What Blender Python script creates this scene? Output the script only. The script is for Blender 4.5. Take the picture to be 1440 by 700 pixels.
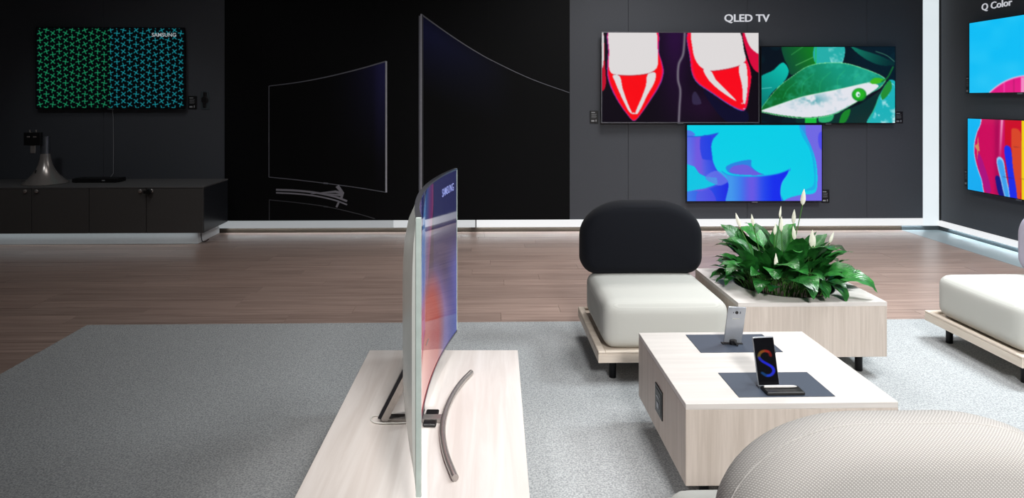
import bpy, bmesh, math, random
import numpy as np
from mathutils import Vector, Matrix, Euler

random.seed(7)
for _o in list(bpy.data.objects):
    bpy.data.objects.remove(_o, do_unlink=True)
scene = bpy.context.scene
COL = scene.collection
PI = math.pi

# ------------------------------------------------------------------ camera
cam_data = bpy.data.cameras.new('camera')
cam_data.sensor_width = 36.0
cam_data.lens = 925.0 / 1440.0 * 36.0
cam_data.shift_x = (720 - 701) / 1440.0
cam_data.shift_y = -(350 - 139.5) / 1440.0
cam_data.clip_start = 0.05
cam = bpy.data.objects.new('camera', cam_data)
COL.objects.link(cam)
cam.location = (0, 0, 1.38)
cam.rotation_euler = (math.radians(90), 0, math.radians(-1.2))
scene.camera = cam

# ------------------------------------------------------------------ world, light, exposure
scene.view_settings.view_transform = 'Standard'
scene.view_settings.look = 'None'
scene.view_settings.gamma = 1.0
scene.view_settings.exposure = 0.0
scene.view_settings.use_curve_mapping = False
world = bpy.data.worlds.new('world')
scene.world = world
world.use_nodes = True
world.node_tree.nodes['Background'].inputs[0].default_value = (0.80, 0.90, 1.0, 1)
world.node_tree.nodes['Background'].inputs[1].default_value = 0.05


def area(name, loc, size, power, color=(1, 1, 1), target=None, size_y=None, spread=180):
    d = bpy.data.lights.new(name, 'AREA')
    d.energy = power
    d.color = color
    d.shape = 'RECTANGLE'
    d.size = size
    d.size_y = size_y or size
    d.spread = math.radians(spread)
    o = bpy.data.objects.new(name, d)
    COL.objects.link(o)
    o.location = loc
    if target is not None:
        o.rotation_euler = (Vector(target) - Vector(loc)).to_track_quat('-Z', 'Y').to_euler()
    return o


def spot(name, loc, target, power, angle, blend=0.6, radius=0.06, color=(1, 1, 1)):
    d = bpy.data.lights.new(name, 'SPOT')
    d.energy = power
    d.color = color
    d.spot_size = math.radians(angle)
    d.spot_blend = blend
    d.shadow_soft_size = radius
    o = bpy.data.objects.new(name, d)
    COL.objects.link(o)
    o.location = loc
    o.rotation_euler = (Vector(target) - Vector(loc)).to_track_quat('-Z', 'Y').to_euler()
    return o


area('ceiling_panel_seating', (1.9, 2.4, 3.40), 0.8, 31, (0.97, 0.99, 1.0), spread=130)
area('ceiling_panel_right', (3.5, 3.5, 3.40), 0.8, 96, (0.92, 0.98, 1.0), spread=130)
area('ceiling_panel_aisle', (1.4, 5.3, 3.40), 0.9, 44, (1.0, 0.97, 0.95), spread=140)
area('front_fill', (0.9, -1.6, 3.2), 0.7, 46, (1.0, 0.985, 0.97), target=(1.7, 3.0, 0.4), spread=75)  # unseen fill added behind the camera to brighten upright faces
area('near_seat_fill', (0.75, 1.75, 3.40), 0.5, 4, (1.0, 0.99, 0.98), spread=80)  # added overhead to brighten the nearest chair's seat
area('ceiling_panel_left', (-2.6, 4.9, 3.40), 0.8, 9, (1.0, 0.97, 0.95), spread=140)
spot('cabinet_fill', (-3.4, 3.6, 3.3), (-3.7, 6.7, 0.5), 44, 50, 0.8, 0.15, (0.95, 0.98, 1.0))  # unseen fill added to lift the left wall and cabinets
spot('pedestal_fill_left', (-1.15, 1.3, 3.3), (-0.08, 2.0, 0.5), 190, 25, 0.9, 0.12, (1.0, 0.98, 0.96))  # added on the left to brighten the curved television's back cover
spot('pedestal_spot_right', (0.15, 1.1, 3.3), (-0.17, 2.05, 0.3), 120, 29, 0.5, 0.12, (1.0, 0.97, 0.95))
# light strips tucked under the lip of the baseboards and of the cabinets, shining down on the floor
area('toe_light_back', (2.27, 6.842, 0.0488), 4.7, 5.0, (0.86, 0.95, 1.0), size_y=0.010)
area('toe_light_left', (-1.4, 6.842, 0.0488), 2.5, 1.6, (0.86, 0.95, 1.0), size_y=0.010)
area('toe_light_right', (4.794, 4.2, 0.0438), 0.008, 4.5, (0.80, 0.94, 1.0), size_y=5.0)
area('toe_light_cabinet', (-4.2, 6.29, 0.1185), 2.9, 0.55, (0.84, 0.95, 1.0), size_y=0.03)

# ------------------------------------------------------------------ mesh helpers
class MB:
    """collects shapes; build() links them as one mesh object"""
    def __init__(self):
        self.v = []
        self.f = []
        self.m = []

    def add(self, verts, faces, mat=0):
        n = len(self.v)
        self.v += [tuple(p) for p in verts]
        self.f += [tuple(i + n for i in f) for f in faces]
        self.m += [mat] * len(faces)
        return self

    def box(self, a, b, bevel=0.0, seg=2, mat=0, M=None):
        x0, y0, z0 = a
        x1, y1, z1 = b
        vs = [(x0, y0, z0), (x1, y0, z0), (x1, y1, z0), (x0, y1, z0),
              (x0, y0, z1), (x1, y0, z1), (x1, y1, z1), (x0, y1, z1)]
        fs = [(0, 3, 2, 1), (4, 5, 6, 7), (0, 1, 5, 4), (1, 2, 6, 5), (2, 3, 7, 6), (3, 0, 4, 7)]
        if bevel > 0:
            bm = bmesh.new()
            bv = [bm.verts.new(p) for p in vs]
            for f in fs:
                bm.faces.new([bv[i] for i in f])
            bmesh.ops.bevel(bm, geom=list(bm.edges), offset=bevel, segments=seg, affect='EDGES', profile=0.5)
            bm.verts.index_update()
            vs = [tuple(p.co) for p in bm.verts]
            fs = [tuple(p.index for p in f.verts) for f in bm.faces]
            bm.free()
        if M is not None:
            vs = [tuple(M @ Vector(p)) for p in vs]
        return self.add(vs, fs, mat)

    def lathe(self, prof, n=32, center=(0, 0, 0), mat=0, M=None, cap=True):
        cx, cy, cz = center
        vs = []
        fs = []
        k = len(prof)
        for i in range(n):
            a = 2 * PI * i / n
            for r, z in prof:
                vs.append((cx + r * math.cos(a), cy + r * math.sin(a), cz + z))
        for i in range(n):
            j = (i + 1) % n
            for q in range(k - 1):
                fs.append((i * k + q, j * k + q, j * k + q + 1, i * k + q + 1))
        if cap:
            fs.append(tuple(i * k for i in range(n))[::-1])
            fs.append(tuple(i * k + k - 1 for i in range(n)))
        if M is not None:
            vs = [tuple(M @ Vector(p)) for p in vs]
        return self.add(vs, fs, mat)

    def tube(self, pts, r, n=8, mat=0, flat=None, closed=False):
        """round tube along points; r may be a list"""
        pts = [Vector(p) for p in pts]
        k = len(pts)
        rr = r if isinstance(r, (list, tuple)) else [r] * k
        vs = []
        fs = []
        up = None
        for i, p in enumerate(pts):
            if closed:
                t = (pts[(i + 1) % k] - pts[i - 1]).normalized()
            else:
                t = (pts[min(i + 1, k - 1)] - pts[max(i - 1, 0)]).normalized()
            if up is None:
                ref = Vector((0, 0, 1)) if abs(t.z) < 0.9 else Vector((1, 0, 0))
                up = (ref - t * ref.dot(t)).normalized()
            else:
                up = (up - t * up.dot(t)).normalized()
            sd = t.cross(up)
            for q in range(n):
                a = 2 * PI * q / n
                f = flat or 1.0
                vs.append(p + up * (rr[i] * math.cos(a) * f) + sd * (rr[i] * math.sin(a)))
        for i in range(k if closed else k - 1):
            j = (i + 1) % k
            for q in range(n):
                w = (q + 1) % n
                fs.append((i * n + q, i * n + w, j * n + w, j * n + q))
        if not closed:
            fs.append(tuple(range(n))[::-1])
            fs.append(tuple((k - 1) * n + q for q in range(n)))
        return self.add(vs, fs, mat)

    def mesh(self, name, mats, smooth=None):
        me = bpy.data.meshes.new(name)
        me.from_pydata(self.v, [], self.f)
        for m in (mats if isinstance(mats, (list, tuple)) else [mats]):
            me.materials.append(m)
        if any(self.m):
            me.polygons.foreach_set('material_index', self.m)
        if smooth:
            me.polygons.foreach_set('use_smooth', [True] * len(me.polygons))
            me.set_sharp_from_angle(angle=math.radians(smooth))
        me.update()
        return me

    def build(self, name, mats, parent=None, smooth=None):
        return link(name, self.mesh(name, mats, smooth), parent)


def link(name, data, parent=None):
    o = bpy.data.objects.new(name, data)
    COL.objects.link(o)
    if parent is not None:
        o.parent = parent
    return o


def tag(o, label=None, cat=None, group=None, kind=None):
    if label:
        o['label'] = label
    if cat:
        o['category'] = cat
    if group:
        o['group'] = group
    if kind:
        o['kind'] = kind
    return o


def thing(name, loc, label, cat, group=None, rz=0.0):
    o = link(name, None)
    o.location = loc
    o.rotation_euler = (0, 0, rz)
    return tag(o, label, cat, group)


def struct(o):
    return tag(o, kind='structure')


def spline(pts, n=6, closed=False):
    """Catmull-Rom through 2D or 3D points"""
    P = [np.array(p, float) for p in pts]
    out = []
    k = len(P)
    for i in range(k if closed else k - 1):
        if closed:
            a, b, c, d = P[i - 1], P[i], P[(i + 1) % k], P[(i + 2) % k]
        else:
            a, b, c, d = P[max(i - 1, 0)], P[i], P[i + 1], P[min(i + 2, k - 1)]
        L = np.linalg.norm(c - b) + 1e-12      # chord-length tangents: no overshoot at uneven spacing
        mb_ = (c - a) / (np.linalg.norm(b - a) + L) * L
        mc_ = (d - b) / (np.linalg.norm(d - c) + L) * L
        for q in range(n):
            t = q / n
            out.append((2 * t ** 3 - 3 * t * t + 1) * b + (t ** 3 - 2 * t * t + t) * mb_ + (3 * t * t - 2 * t ** 3) * c + (t ** 3 - t * t) * mc_)
    if not closed:
        out.append(P[-1])
    return [tuple(p) for p in out]


# ------------------------------------------------------------------ materials
def lin(c):
    return tuple((x / 255 / 12.92) if x / 255 <= 0.04045 else ((x / 255 + 0.055) / 1.055) ** 2.4 for x in c[:3])


def new_mat(name):
    m = bpy.data.materials.new(name)
    m.use_nodes = True
    nt = m.node_tree
    return m, nt, nt.nodes['Principled BSDF']


def plain(name, rgb, rough=0.5, metal=0.0, spec=0.5, noise=0.06, nscale=30.0, bump=0.0):
    m, nt, b = new_mat(name)
    b.inputs['Roughness'].default_value = rough
    b.inputs['Metallic'].default_value = metal
    b.inputs['Specular IOR Level'].default_value = spec
    tc = nt.nodes.new('ShaderNodeTexCoord')
    nz = nt.nodes.new('ShaderNodeTexNoise')
    nz.inputs['Scale'].default_value = nscale
    nz.inputs['Detail'].default_value = 4
    nt.links.new(tc.outputs['Object'], nz.inputs['Vector'])
    rp = nt.nodes.new('ShaderNodeValToRGB')
    c = lin(rgb)
    rp.color_ramp.elements[0].position = 0.3
    rp.color_ramp.elements[1].position = 0.7
    rp.color_ramp.elements[0].color = tuple(x * (1 - noise) for x in c) + (1,)
    rp.color_ramp.elements[1].color = tuple(min(1, x * (1 + noise)) for x in c) + (1,)
    nt.links.new(nz.outputs['Fac'], rp.inputs['Fac'])
    nt.links.new(rp.outputs['Color'], b.inputs['Base Color'])
    if bump > 0:
        bp = nt.nodes.new('ShaderNodeBump')
        bp.inputs['Strength'].default_value = bump
        bp.inputs['Distance'].default_value = 0.002
        nt.links.new(nz.outputs['Fac'], bp.inputs['Height'])
        nt.links.new(bp.outputs['Normal'], b.inputs['Normal'])
    return m


def wood(name, dark, light, axis, rough=0.45, across=38.0, along=2.2, random_tone=0.0, contrast=(0.3, 0.72), spec=0.4):
    m, nt, b = new_mat(name)
    b.inputs['Roughness'].default_value = rough
    b.inputs['Specular IOR Level'].default_value = spec
    tc = nt.nodes.new('ShaderNodeTexCoord')
    mp = nt.nodes.new('ShaderNodeMapping')
    sc = [across] * 3
    sc['XYZ'.index(axis)] = along
    mp.inputs['Scale'].default_value = sc
    oi = nt.nodes.new('ShaderNodeObjectInfo')
    ad = nt.nodes.new('ShaderNodeVectorMath')
    ad.operation = 'ADD'
    ml = nt.nodes.new('ShaderNodeMath')
    ml.operation = 'MULTIPLY'
    ml.inputs[1].default_value = 37.0
    nt.links.new(oi.outputs['Random'], ml.inputs[0])
    nt.links.new(tc.outputs['Object'], mp.inputs['Vector'])
    nt.links.new(mp.outputs['Vector'], ad.inputs[0])
    nt.links.new(ml.outputs[0], ad.inputs[1])
    nz = nt.nodes.new('ShaderNodeTexNoise')
    nz.inputs['Scale'].default_value = 1.0
    nz.inputs['Detail'].default_value = 6
    nz.inputs['Roughness'].default_value = 0.6
    nz.inputs['Distortion'].default_value = 0.6
    nt.links.new(ad.outputs[0], nz.inputs['Vector'])
    rp = nt.nodes.new('ShaderNodeValToRGB')
    rp.color_ramp.elements[0].position = contrast[0]
    rp.color_ramp.elements[1].position = contrast[1]
    rp.color_ramp.elements[0].color = lin(dark) + (1,)
    rp.color_ramp.elements[1].color = lin(light) + (1,)
    nt.links.new(nz.outputs['Fac'], rp.inputs['Fac'])
    out = rp.outputs['Color']
    if random_tone > 0:
        mr = nt.nodes.new('ShaderNodeMapRange')
        mr.inputs['To Min'].default_value = 1 - random_tone
        mr.inputs['To Max'].default_value = 1 + random_tone
        nt.links.new(oi.outputs['Random'], mr.inputs['Value'])
        hs = nt.nodes.new('ShaderNodeHueSaturation')
        nt.links.new(mr.outputs[0], hs.inputs['Value'])
        nt.links.new(out, hs.inputs['Color'])
        out = hs.outputs['Color']
    nt.links.new(out, b.inputs['Base Color'])
    bp = nt.nodes.new('ShaderNodeBump')
    bp.inputs['Strength'].default_value = 0.12
    bp.inputs['Distance'].default_value = 0.001
    nt.links.new(nz.outputs['Fac'], bp.inputs['Height'])
    nt.links.new(bp.outputs['Normal'], b.inputs['Normal'])
    return m


def carpet_mat():
    m, nt, b = new_mat('carpet_loop')
    b.inputs['Roughness'].default_value = 0.95
    b.inputs['Specular IOR Level'].default_value = 0.1
    tc = nt.nodes.new('ShaderNodeTexCoord')
    nz = nt.nodes.new('ShaderNodeTexNoise')
    nz.inputs['Scale'].default_value = 150
    nz.inputs['Detail'].default_value = 3
    nt.links.new(tc.outputs['Object'], nz.inputs['Vector'])
    rp = nt.nodes.new('ShaderNodeValToRGB')
    rp.color_ramp.elements[0].position = 0.34
    rp.color_ramp.elements[1].position = 0.68
    rp.color_ramp.elements[0].color = lin((140, 143, 145)) + (1,)
    rp.color_ramp.elements[1].color = lin((186, 189, 190)) + (1,)
    nt.links.new(nz.outputs['Fac'], rp.inputs['Fac'])
    nt.links.new(rp.outputs['Color'], b.inputs['Base Color'])
    bp = nt.nodes.new('ShaderNodeBump')
    bp.inputs['Strength'].default_value = 0.5
    bp.inputs['Distance'].default_value = 0.004
    nt.links.new(nz.outputs['Fac'], bp.inputs['Height'])
    nt.links.new(bp.outputs['Normal'], b.inputs['Normal'])
    return m


def weave_mat(name, low, high, pitch, bump=0.5, diag=True, rough=0.85, axes='XZ'):
    """fabric with a fine two-way weave"""
    m, nt, b = new_mat(name)
    b.inputs['Roughness'].default_value = rough
    b.inputs['Specular IOR Level'].default_value = 0.2
    b.inputs['Sheen Weight'].default_value = 0.03
    tc = nt.nodes.new('ShaderNodeTexCoord')
    mp = nt.nodes.new('ShaderNodeMapping')
    mp.inputs['Rotation'].default_value = (0, math.radians(45 if diag else 0), 0)
    sx = nt.nodes.new('ShaderNodeSeparateXYZ')
    cx = nt.nodes.new('ShaderNodeCombineXYZ')
    sb = nt.nodes.new('ShaderNodeMath')
    sb.operation = 'SUBTRACT'
    nt.links.new(tc.outputs['Object'], sx.inputs[0])
    nt.links.new(sx.outputs['Z'], sb.inputs[0])
    nt.links.new(sx.outputs['Y'], sb.inputs[1])
    nt.links.new(sx.outputs['X'], cx.inputs['X'])
    nt.links.new(sx.outputs['Y'], cx.inputs['Y'])
    nt.links.new(sb.outputs[0], cx.inputs['Z'])
    nt.links.new(cx.outputs[0], mp.inputs['Vector'])
    ws = []
    for ax in axes:
        w = nt.nodes.new('ShaderNodeTexWave')
        w.bands_direction = ax
        w.inputs['Scale'].default_value = 0.31416 / pitch
        w.inputs['Distortion'].default_value = 0.0
        nt.links.new(mp.outputs['Vector'], w.inputs['Vector'])
        ws.append(w)
    mx = nt.nodes.new('ShaderNodeMath')
    mx.operation = 'MULTIPLY'
    nt.links.new(ws[0].outputs['Fac'], mx.inputs[0])
    nt.links.new(ws[1].outputs['Fac'], mx.inputs[1])
    rp = nt.nodes.new('ShaderNodeValToRGB')
    rp.color_ramp.elements[0].color = lin(low) + (1,)
    rp.color_ramp.elements[1].color = lin(high) + (1,)
    rp.color_ramp.elements[1].position = 0.8
    nt.links.new(mx.outputs[0], rp.inputs['Fac'])
    nt.links.new(rp.outputs['Color'], b.inputs['Base Color'])
    bp = nt.nodes.new('ShaderNodeBump')
    bp.inputs['Strength'].default_value = bump
    bp.inputs['Distance'].default_value = pitch * 0.3
    nt.links.new(mx.outputs[0], bp.inputs['Height'])
    nt.links.new(bp.outputs['Normal'], b.inputs['Normal'])
    return m


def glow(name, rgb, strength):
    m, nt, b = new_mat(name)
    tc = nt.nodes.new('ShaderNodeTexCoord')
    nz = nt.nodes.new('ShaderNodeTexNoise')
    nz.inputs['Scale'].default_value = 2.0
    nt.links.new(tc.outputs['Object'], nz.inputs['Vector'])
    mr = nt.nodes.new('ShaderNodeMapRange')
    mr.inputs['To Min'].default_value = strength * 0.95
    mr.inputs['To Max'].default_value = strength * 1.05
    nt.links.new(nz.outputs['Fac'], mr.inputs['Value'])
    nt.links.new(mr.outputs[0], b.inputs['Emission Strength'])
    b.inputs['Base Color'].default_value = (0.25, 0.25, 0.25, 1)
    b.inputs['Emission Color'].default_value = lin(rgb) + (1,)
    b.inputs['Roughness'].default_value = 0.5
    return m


def attr_mat(name, emit, rough=0.2, spec=0.5):
    m, nt, b = new_mat(name)
    at = nt.nodes.new('ShaderNodeAttribute')
    at.attribute_name = 'picture'
    b.inputs['Roughness'].default_value = rough
    b.inputs['Specular IOR Level'].default_value = spec
    if emit > 0:
        b.inputs['Base Color'].default_value = (0.004, 0.004, 0.005, 1)
        nt.links.new(at.outputs['Color'], b.inputs['Emission Color'])
        b.inputs['Emission Strength'].default_value = emit
    else:
        nt.links.new(at.outputs['Color'], b.inputs['Base Color'])
    return m


M = {}
M['wall_grey'] = plain('wall_charcoal_laminate', (70, 73, 79), 0.6, noise=0.03, nscale=60, spec=0.3)
M['wall_black'] = plain('wall_black_print', (6, 7, 9), 0.6, noise=0.1, nscale=20, spec=0.12)
M['joint'] = plain('joint_dark', (30, 30, 32), 0.8)  # dark wall backing between the panels
M['ceiling'] = plain('ceiling_paint', (160, 160, 162), 0.9, nscale=8)
M['wall_plain'] = plain('wall_plain_grey', (150, 152, 156), 0.8, nscale=8)
M['toe'] = wood('toe_brown', (50, 43, 36), (66, 58, 49), 'X', 0.5)
M['toe_dark'] = plain('toe_dark', (62, 70, 74), 0.5)
M['floor_base'] = plain('floor_underlay', (70, 60, 56), 0.9)
M['plank'] = wood('plank_brown', (132, 110, 101), (184, 160, 149), 'X', 0.32, across=46, along=1.6, random_tone=0.09, contrast=(0.25, 0.75))
M['strip_floor'] = plain('pale_floor_strip', (150, 166, 172), 0.35, nscale=40, noise=0.03)
M['carpet'] = carpet_mat()
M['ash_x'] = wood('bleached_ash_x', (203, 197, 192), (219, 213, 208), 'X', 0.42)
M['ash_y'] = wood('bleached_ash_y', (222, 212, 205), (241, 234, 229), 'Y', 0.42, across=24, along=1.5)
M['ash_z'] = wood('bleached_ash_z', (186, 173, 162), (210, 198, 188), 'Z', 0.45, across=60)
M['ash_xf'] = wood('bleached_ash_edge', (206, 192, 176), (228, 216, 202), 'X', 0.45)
M['black_plastic'] = plain('black_plastic', (14, 14, 16), 0.4)
M['black_metal'] = plain('black_metal', (20, 20, 22), 0.35, metal=0.6)
M['bezel_dark'] = plain('bezel_dark', (34, 34, 40), 0.3, metal=0.7)
M['bezel_grey'] = plain('bezel_grey', (128, 128, 136), 0.28, metal=0.8)
M['steel'] = plain('brushed_steel', (176, 170, 166), 0.26, metal=0.65, nscale=80)
M['steel_dark'] = plain('dark_steel', (112, 116, 124), 0.22, metal=0.7, nscale=80)
M['tv_back'] = plain('silver_back_cover', (206, 208, 203), 0.25, metal=0.0, noise=0.02)
M['glass_edge'] = plain('pale_glass_edge', (198, 212, 206), 0.15, metal=0.0)
M['cab_front'] = plain('cabinet_charcoal', (74, 72, 71), 0.55, noise=0.02, spec=0.3)
M['cab_side'] = plain('cabinet_dark_side', (40, 43, 48), 0.3, noise=0.02)
M['cab_top'] = plain('cabinet_top', (92, 92, 93), 0.5, noise=0.02)
M['cab_gap'] = plain('cabinet_gap', (16, 16, 16), 0.8)
M['white_paint'] = plain('white_paint', (226, 230, 232), 0.45, noise=0.02)
M['white_wire'] = plain('white_wire', (225, 222, 216), 0.4)
M['fab_white'] = weave_mat('white_upholstery', (188, 188, 182), (206, 206, 200), 0.0035, 0.12, False)
M['fab_mesh'] = weave_mat('white_mesh_fabric', (170, 166, 162), (214, 210, 206), 0.0046, 0.35, True)
M['fab_navy'] = weave_mat('navy_upholstery', (9, 11, 18), (16, 19, 28), 0.004, 0.15, False)
M['fab_lilac'] = weave_mat('lilac_upholstery', (176, 172, 190), (196, 192, 208), 0.004, 0.12, False)
M['piping'] = plain('white_piping', (190, 186, 182), 0.8)
M['mat_slate'] = plain('slate_mat', (66, 74, 88), 0.45, noise=0.04, nscale=200)
M['soil'] = plain('dark_soil', (46, 34, 26), 0.95, nscale=60, noise=0.4, bump=0.8)
M['leaf'] = None
M['spathe'] = plain('white_spathe', (232, 230, 214), 0.5)
M['spadix'] = plain('cream_spadix', (214, 202, 140), 0.7)
M['stalk'] = plain('green_stalk', (70, 120, 50), 0.5)
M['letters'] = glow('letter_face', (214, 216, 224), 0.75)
M['screen'] = attr_mat('screen_picture', 1.0, 0.2, 0.15)
M['screen_gloss'] = attr_mat('screen_picture_gloss', 0.5, 0.05, 0.5)
M['print'] = attr_mat('flat_print', 0.0, 0.6, 0.12)
M['print_line'] = plain('printed_silver_line', (98, 100, 110), 0.5)
M['print_line_bright'] = plain('printed_bright_line', (172, 174, 184), 0.5)
M['print_stand'] = plain('printed_stand_grey', (132, 132, 142), 0.5)
M['print_line_dim'] = plain('printed_dim_line', (62, 64, 70), 0.5)
M['card_print'] = plain('card_print', (150, 152, 156), 0.6)
M['strip_bright'] = glow('light_strip_bright', (236, 238, 240), 0.86)
M['strip_mid'] = glow('light_strip_mid', (205, 209, 212), 0.8)
M['strip_dim'] = glow('light_strip_dim', (160, 166, 170), 0.7)  # darkening of the left side put into the dimmer strips' glow
M['column_glow'] = glow('light_column', (228, 238, 243), 0.88)
M['phone_silver'] = plain('phone_silver', (158, 162, 168), 0.22, metal=0.3, noise=0.02)
M['pen_white'] = plain('pen_silver', (220, 216, 212), 0.35)
M['acrylic'] = plain('clear_acrylic', (70, 78, 82), 0.15, noise=0.02)


def leaf_material():
    m, nt, b = new_mat('lily_leaf')
    b.inputs['Roughness'].default_value = 0.32
    b.inputs['Specular IOR Level'].default_value = 0.5
    tc = nt.nodes.new('ShaderNodeTexCoord')
    at = nt.nodes.new('ShaderNodeObjectInfo')
    w = nt.nodes.new('ShaderNodeTexNoise')
    w.inputs['Scale'].default_value = 26
    w.inputs['Detail'].default_value = 3
    nt.links.new(tc.outputs['Object'], w.inputs['Vector'])
    rp = nt.nodes.new('ShaderNodeValToRGB')
    rp.color_ramp.elements[0].position = 0.3
    rp.color_ramp.elements[1].position = 0.75
    rp.color_ramp.elements[0].color = lin((20, 74, 30)) + (1,)
    rp.color_ramp.elements[1].color = lin((50, 126, 50)) + (1,)
    nt.links.new(w.outputs['Fac'], rp.inputs['Fac'])
    mr = nt.nodes.new('ShaderNodeMapRange')
    mr.inputs['To Min'].default_value = 0.65
    mr.inputs['To Max'].default_value = 1.4
    nt.links.new(at.outputs['Random'], mr.inputs['Value'])
    hs = nt.nodes.new('ShaderNodeHueSaturation')
    nt.links.new(mr.outputs[0], hs.inputs['Value'])
    nt.links.new(rp.outputs['Color'], hs.inputs['Color'])
    nt.links.new(hs.outputs['Color'], b.inputs['Base Color'])
    sx = nt.nodes.new('ShaderNodeSeparateXYZ')
    nt.links.new(tc.outputs['Object'], sx.inputs[0])
    ab = nt.nodes.new('ShaderNodeMath')
    ab.operation = 'ABSOLUTE'
    nt.links.new(sx.outputs['Y'], ab.inputs[0])
    ad = nt.nodes.new('ShaderNodeMath')
    ad.operation = 'ADD'
    nt.links.new(sx.outputs['X'], ad.inputs[0])
    nt.links.new(sx.outputs['Z'], ad.inputs[1])
    sb = nt.nodes.new('ShaderNodeMath')
    sb.operation = 'MULTIPLY_ADD'
    sb.inputs[1].default_value = -1.2
    nt.links.new(ab.outputs[0], sb.inputs[0])
    nt.links.new(ad.outputs[0], sb.inputs[2])
    fr = nt.nodes.new('ShaderNodeMath')
    fr.operation = 'MULTIPLY'
    fr.inputs[1].default_value = 420.0
    nt.links.new(sb.outputs[0], fr.inputs[0])
    sn = nt.nodes.new('ShaderNodeMath')
    sn.operation = 'SINE'
    nt.links.new(fr.outputs[0], sn.inputs[0])
    bp = nt.nodes.new('ShaderNodeBump')
    bp.inputs['Strength'].default_value = 0.25
    bp.inputs['Distance'].default_value = 0.002
    nt.links.new(sn.outputs[0], bp.inputs['Height'])
    nt.links.new(bp.outputs['Normal'], b.inputs['Normal'])
    return m


M['leaf'] = leaf_material()

# ------------------------------------------------------------------ pictures for the screens
class Canvas:
    def __init__(self, w, h, x0, y0, x1, y1, bg):
        """pixel grid w x h; drawing coordinates run from (x0,y0) top left to (x1,y1) bottom right"""
        self.w, self.h = w, h
        xs = np.linspace(x0, x1, w)
        ys = np.linspace(y0, y1, h)
        self.X, self.Y = np.meshgrid(xs, ys)
        self.img = np.zeros((h, w, 3)) + np.array(bg, float)

    def put(self, mask, col):
        a = np.clip(mask, 0, 1)[..., None]
        c = np.array(col, float)
        self.img = self.img * (1 - a) + c * a

    def inside(self, pts, smooth=True):
        P = spline(pts, 5, True) if smooth else pts
        m = np.zeros(self.X.shape, bool)
        k = len(P)
        for i in range(k):
            ax, ay = P[i]
            bx, by = P[(i + 1) % k]
            if ay == by:
                continue
            cond = (ay > self.Y) != (by > self.Y)
            m ^= cond & (self.X < (bx - ax) * (self.Y - ay) / (by - ay) + ax)
        return m.astype(float)

    def poly(self, pts, col, smooth=True, alpha=1.0):
        self.put(self.inside(pts, smooth) * alpha, col)

    def grad(self, pts, c0, c1, p0, p1, smooth=True):
        t = ((self.X - p0[0]) * (p1[0] - p0[0]) + (self.Y - p0[1]) * (p1[1] - p0[1])) / ((p1[0] - p0[0]) ** 2 + (p1[1] - p0[1]) ** 2)
        t = np.clip(t, 0, 1)[..., None]
        self.put(self.inside(pts, smooth), np.array(c0, float) * (1 - t) + np.array(c1, float) * t)

    def stroke(self, pts, width, col, alpha=1.0):
        P = spline(pts, 6)
        d = np.full(self.X.shape, 1e9)
        for (ax, ay), (bx, by) in zip(P[:-1], P[1:]):
            L = (bx - ax) ** 2 + (by - ay) ** 2 + 1e-9
            t = np.clip(((self.X - ax) * (bx - ax) + (self.Y - ay) * (by - ay)) / L, 0, 1)
            d = np.minimum(d, np.hypot(self.X - ax - t * (bx - ax), self.Y - ay - t * (by - ay)))
        self.put(np.clip(1.2 - d / (width / 2), 0, 1) * alpha, col)

    def disc(self, cx, cy, rx, ry, col, alpha=1.0, soft=0.15):
        d = np.hypot((self.X - cx) / rx, (self.Y - cy) / ry)
        self.put(np.clip((1 - d) / soft, 0, 1) * alpha, col)

    def noise(self, nx, ny, seed):
        r = np.random.RandomState(seed)
        g = r.rand(ny + 2, nx + 2)
        u = np.linspace(0, nx, self.w)
        v = np.linspace(0, ny, self.h)
        iu = u.astype(int)
        iv = v.astype(int)
        fu = (u - iu)[None, :]
        fv = (v - iv)[:, None]
        fu = fu * fu * (3 - 2 * fu)
        fv = fv * fv * (3 - 2 * fv)
        g00 = g[np.ix_(iv, iu)]
        g01 = g[np.ix_(iv, iu + 1)]
        g10 = g[np.ix_(iv + 1, iu)]
        g11 = g[np.ix_(iv + 1, iu + 1)]
        return (g00 * (1 - fu) + g01 * fu) * (1 - fv) + (g10 * (1 - fu) + g11 * fu) * fv


def picture_object(name, canvas, surf, mat, parent):
    """a screen surface: surf(u, v) -> xyz arrays (u right, v down); colours of the canvas per vertex"""
    w, h = canvas.w, canvas.h
    u, v = np.meshgrid(np.linspace(0, 1, w), np.linspace(0, 1, h))
    x, y, z = surf(u, v)
    co = np.stack([x, y, z], -1).reshape(-1, 3)
    idx = np.arange(w * h).reshape(h, w)
    quads = np.stack([idx[:-1, :-1], idx[1:, :-1], idx[1:, 1:], idx[:-1, 1:]], -1).reshape(-1, 4)
    me = bpy.data.meshes.new(name)
    me.vertices.add(len(co))
    me.vertices.foreach_set('co', co.ravel())
    n = len(quads)
    me.loops.add(n * 4)
    me.loops.foreach_set('vertex_index', quads.ravel().astype(np.int32))
    me.polygons.add(n)
    me.polygons.foreach_set('loop_start', np.arange(0, n * 4, 4, dtype=np.int32))
    me.update(calc_edges=True)
    me.validate()
    at = me.color_attributes.new('picture', 'FLOAT_COLOR', 'POINT')
    img = np.clip(canvas.img, 0, 255)
    for ax in (0, 1):      # one soft pass so that edges are not stepped
        pad = np.concatenate([img.take([0], ax), img, img.take([-1], ax)], ax)
        k = img.shape[ax]
        img = 0.25 * pad.take(range(0, k), ax) + 0.5 * img + 0.25 * pad.take(range(2, k + 2), ax)
    c = img / 255.0
    c = np.where(c <= 0.04045, c / 12.92, ((c + 0.055) / 1.055) ** 2.4)
    rgba = np.concatenate([c, np.ones((h, w, 1))], -1).reshape(-1)
    at.data.foreach_set('color', rgba.astype(np.float32))
    me.polygons.foreach_set('use_smooth', [True] * n)
    me.materials.append(mat)
    return link(name, me, parent)


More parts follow.
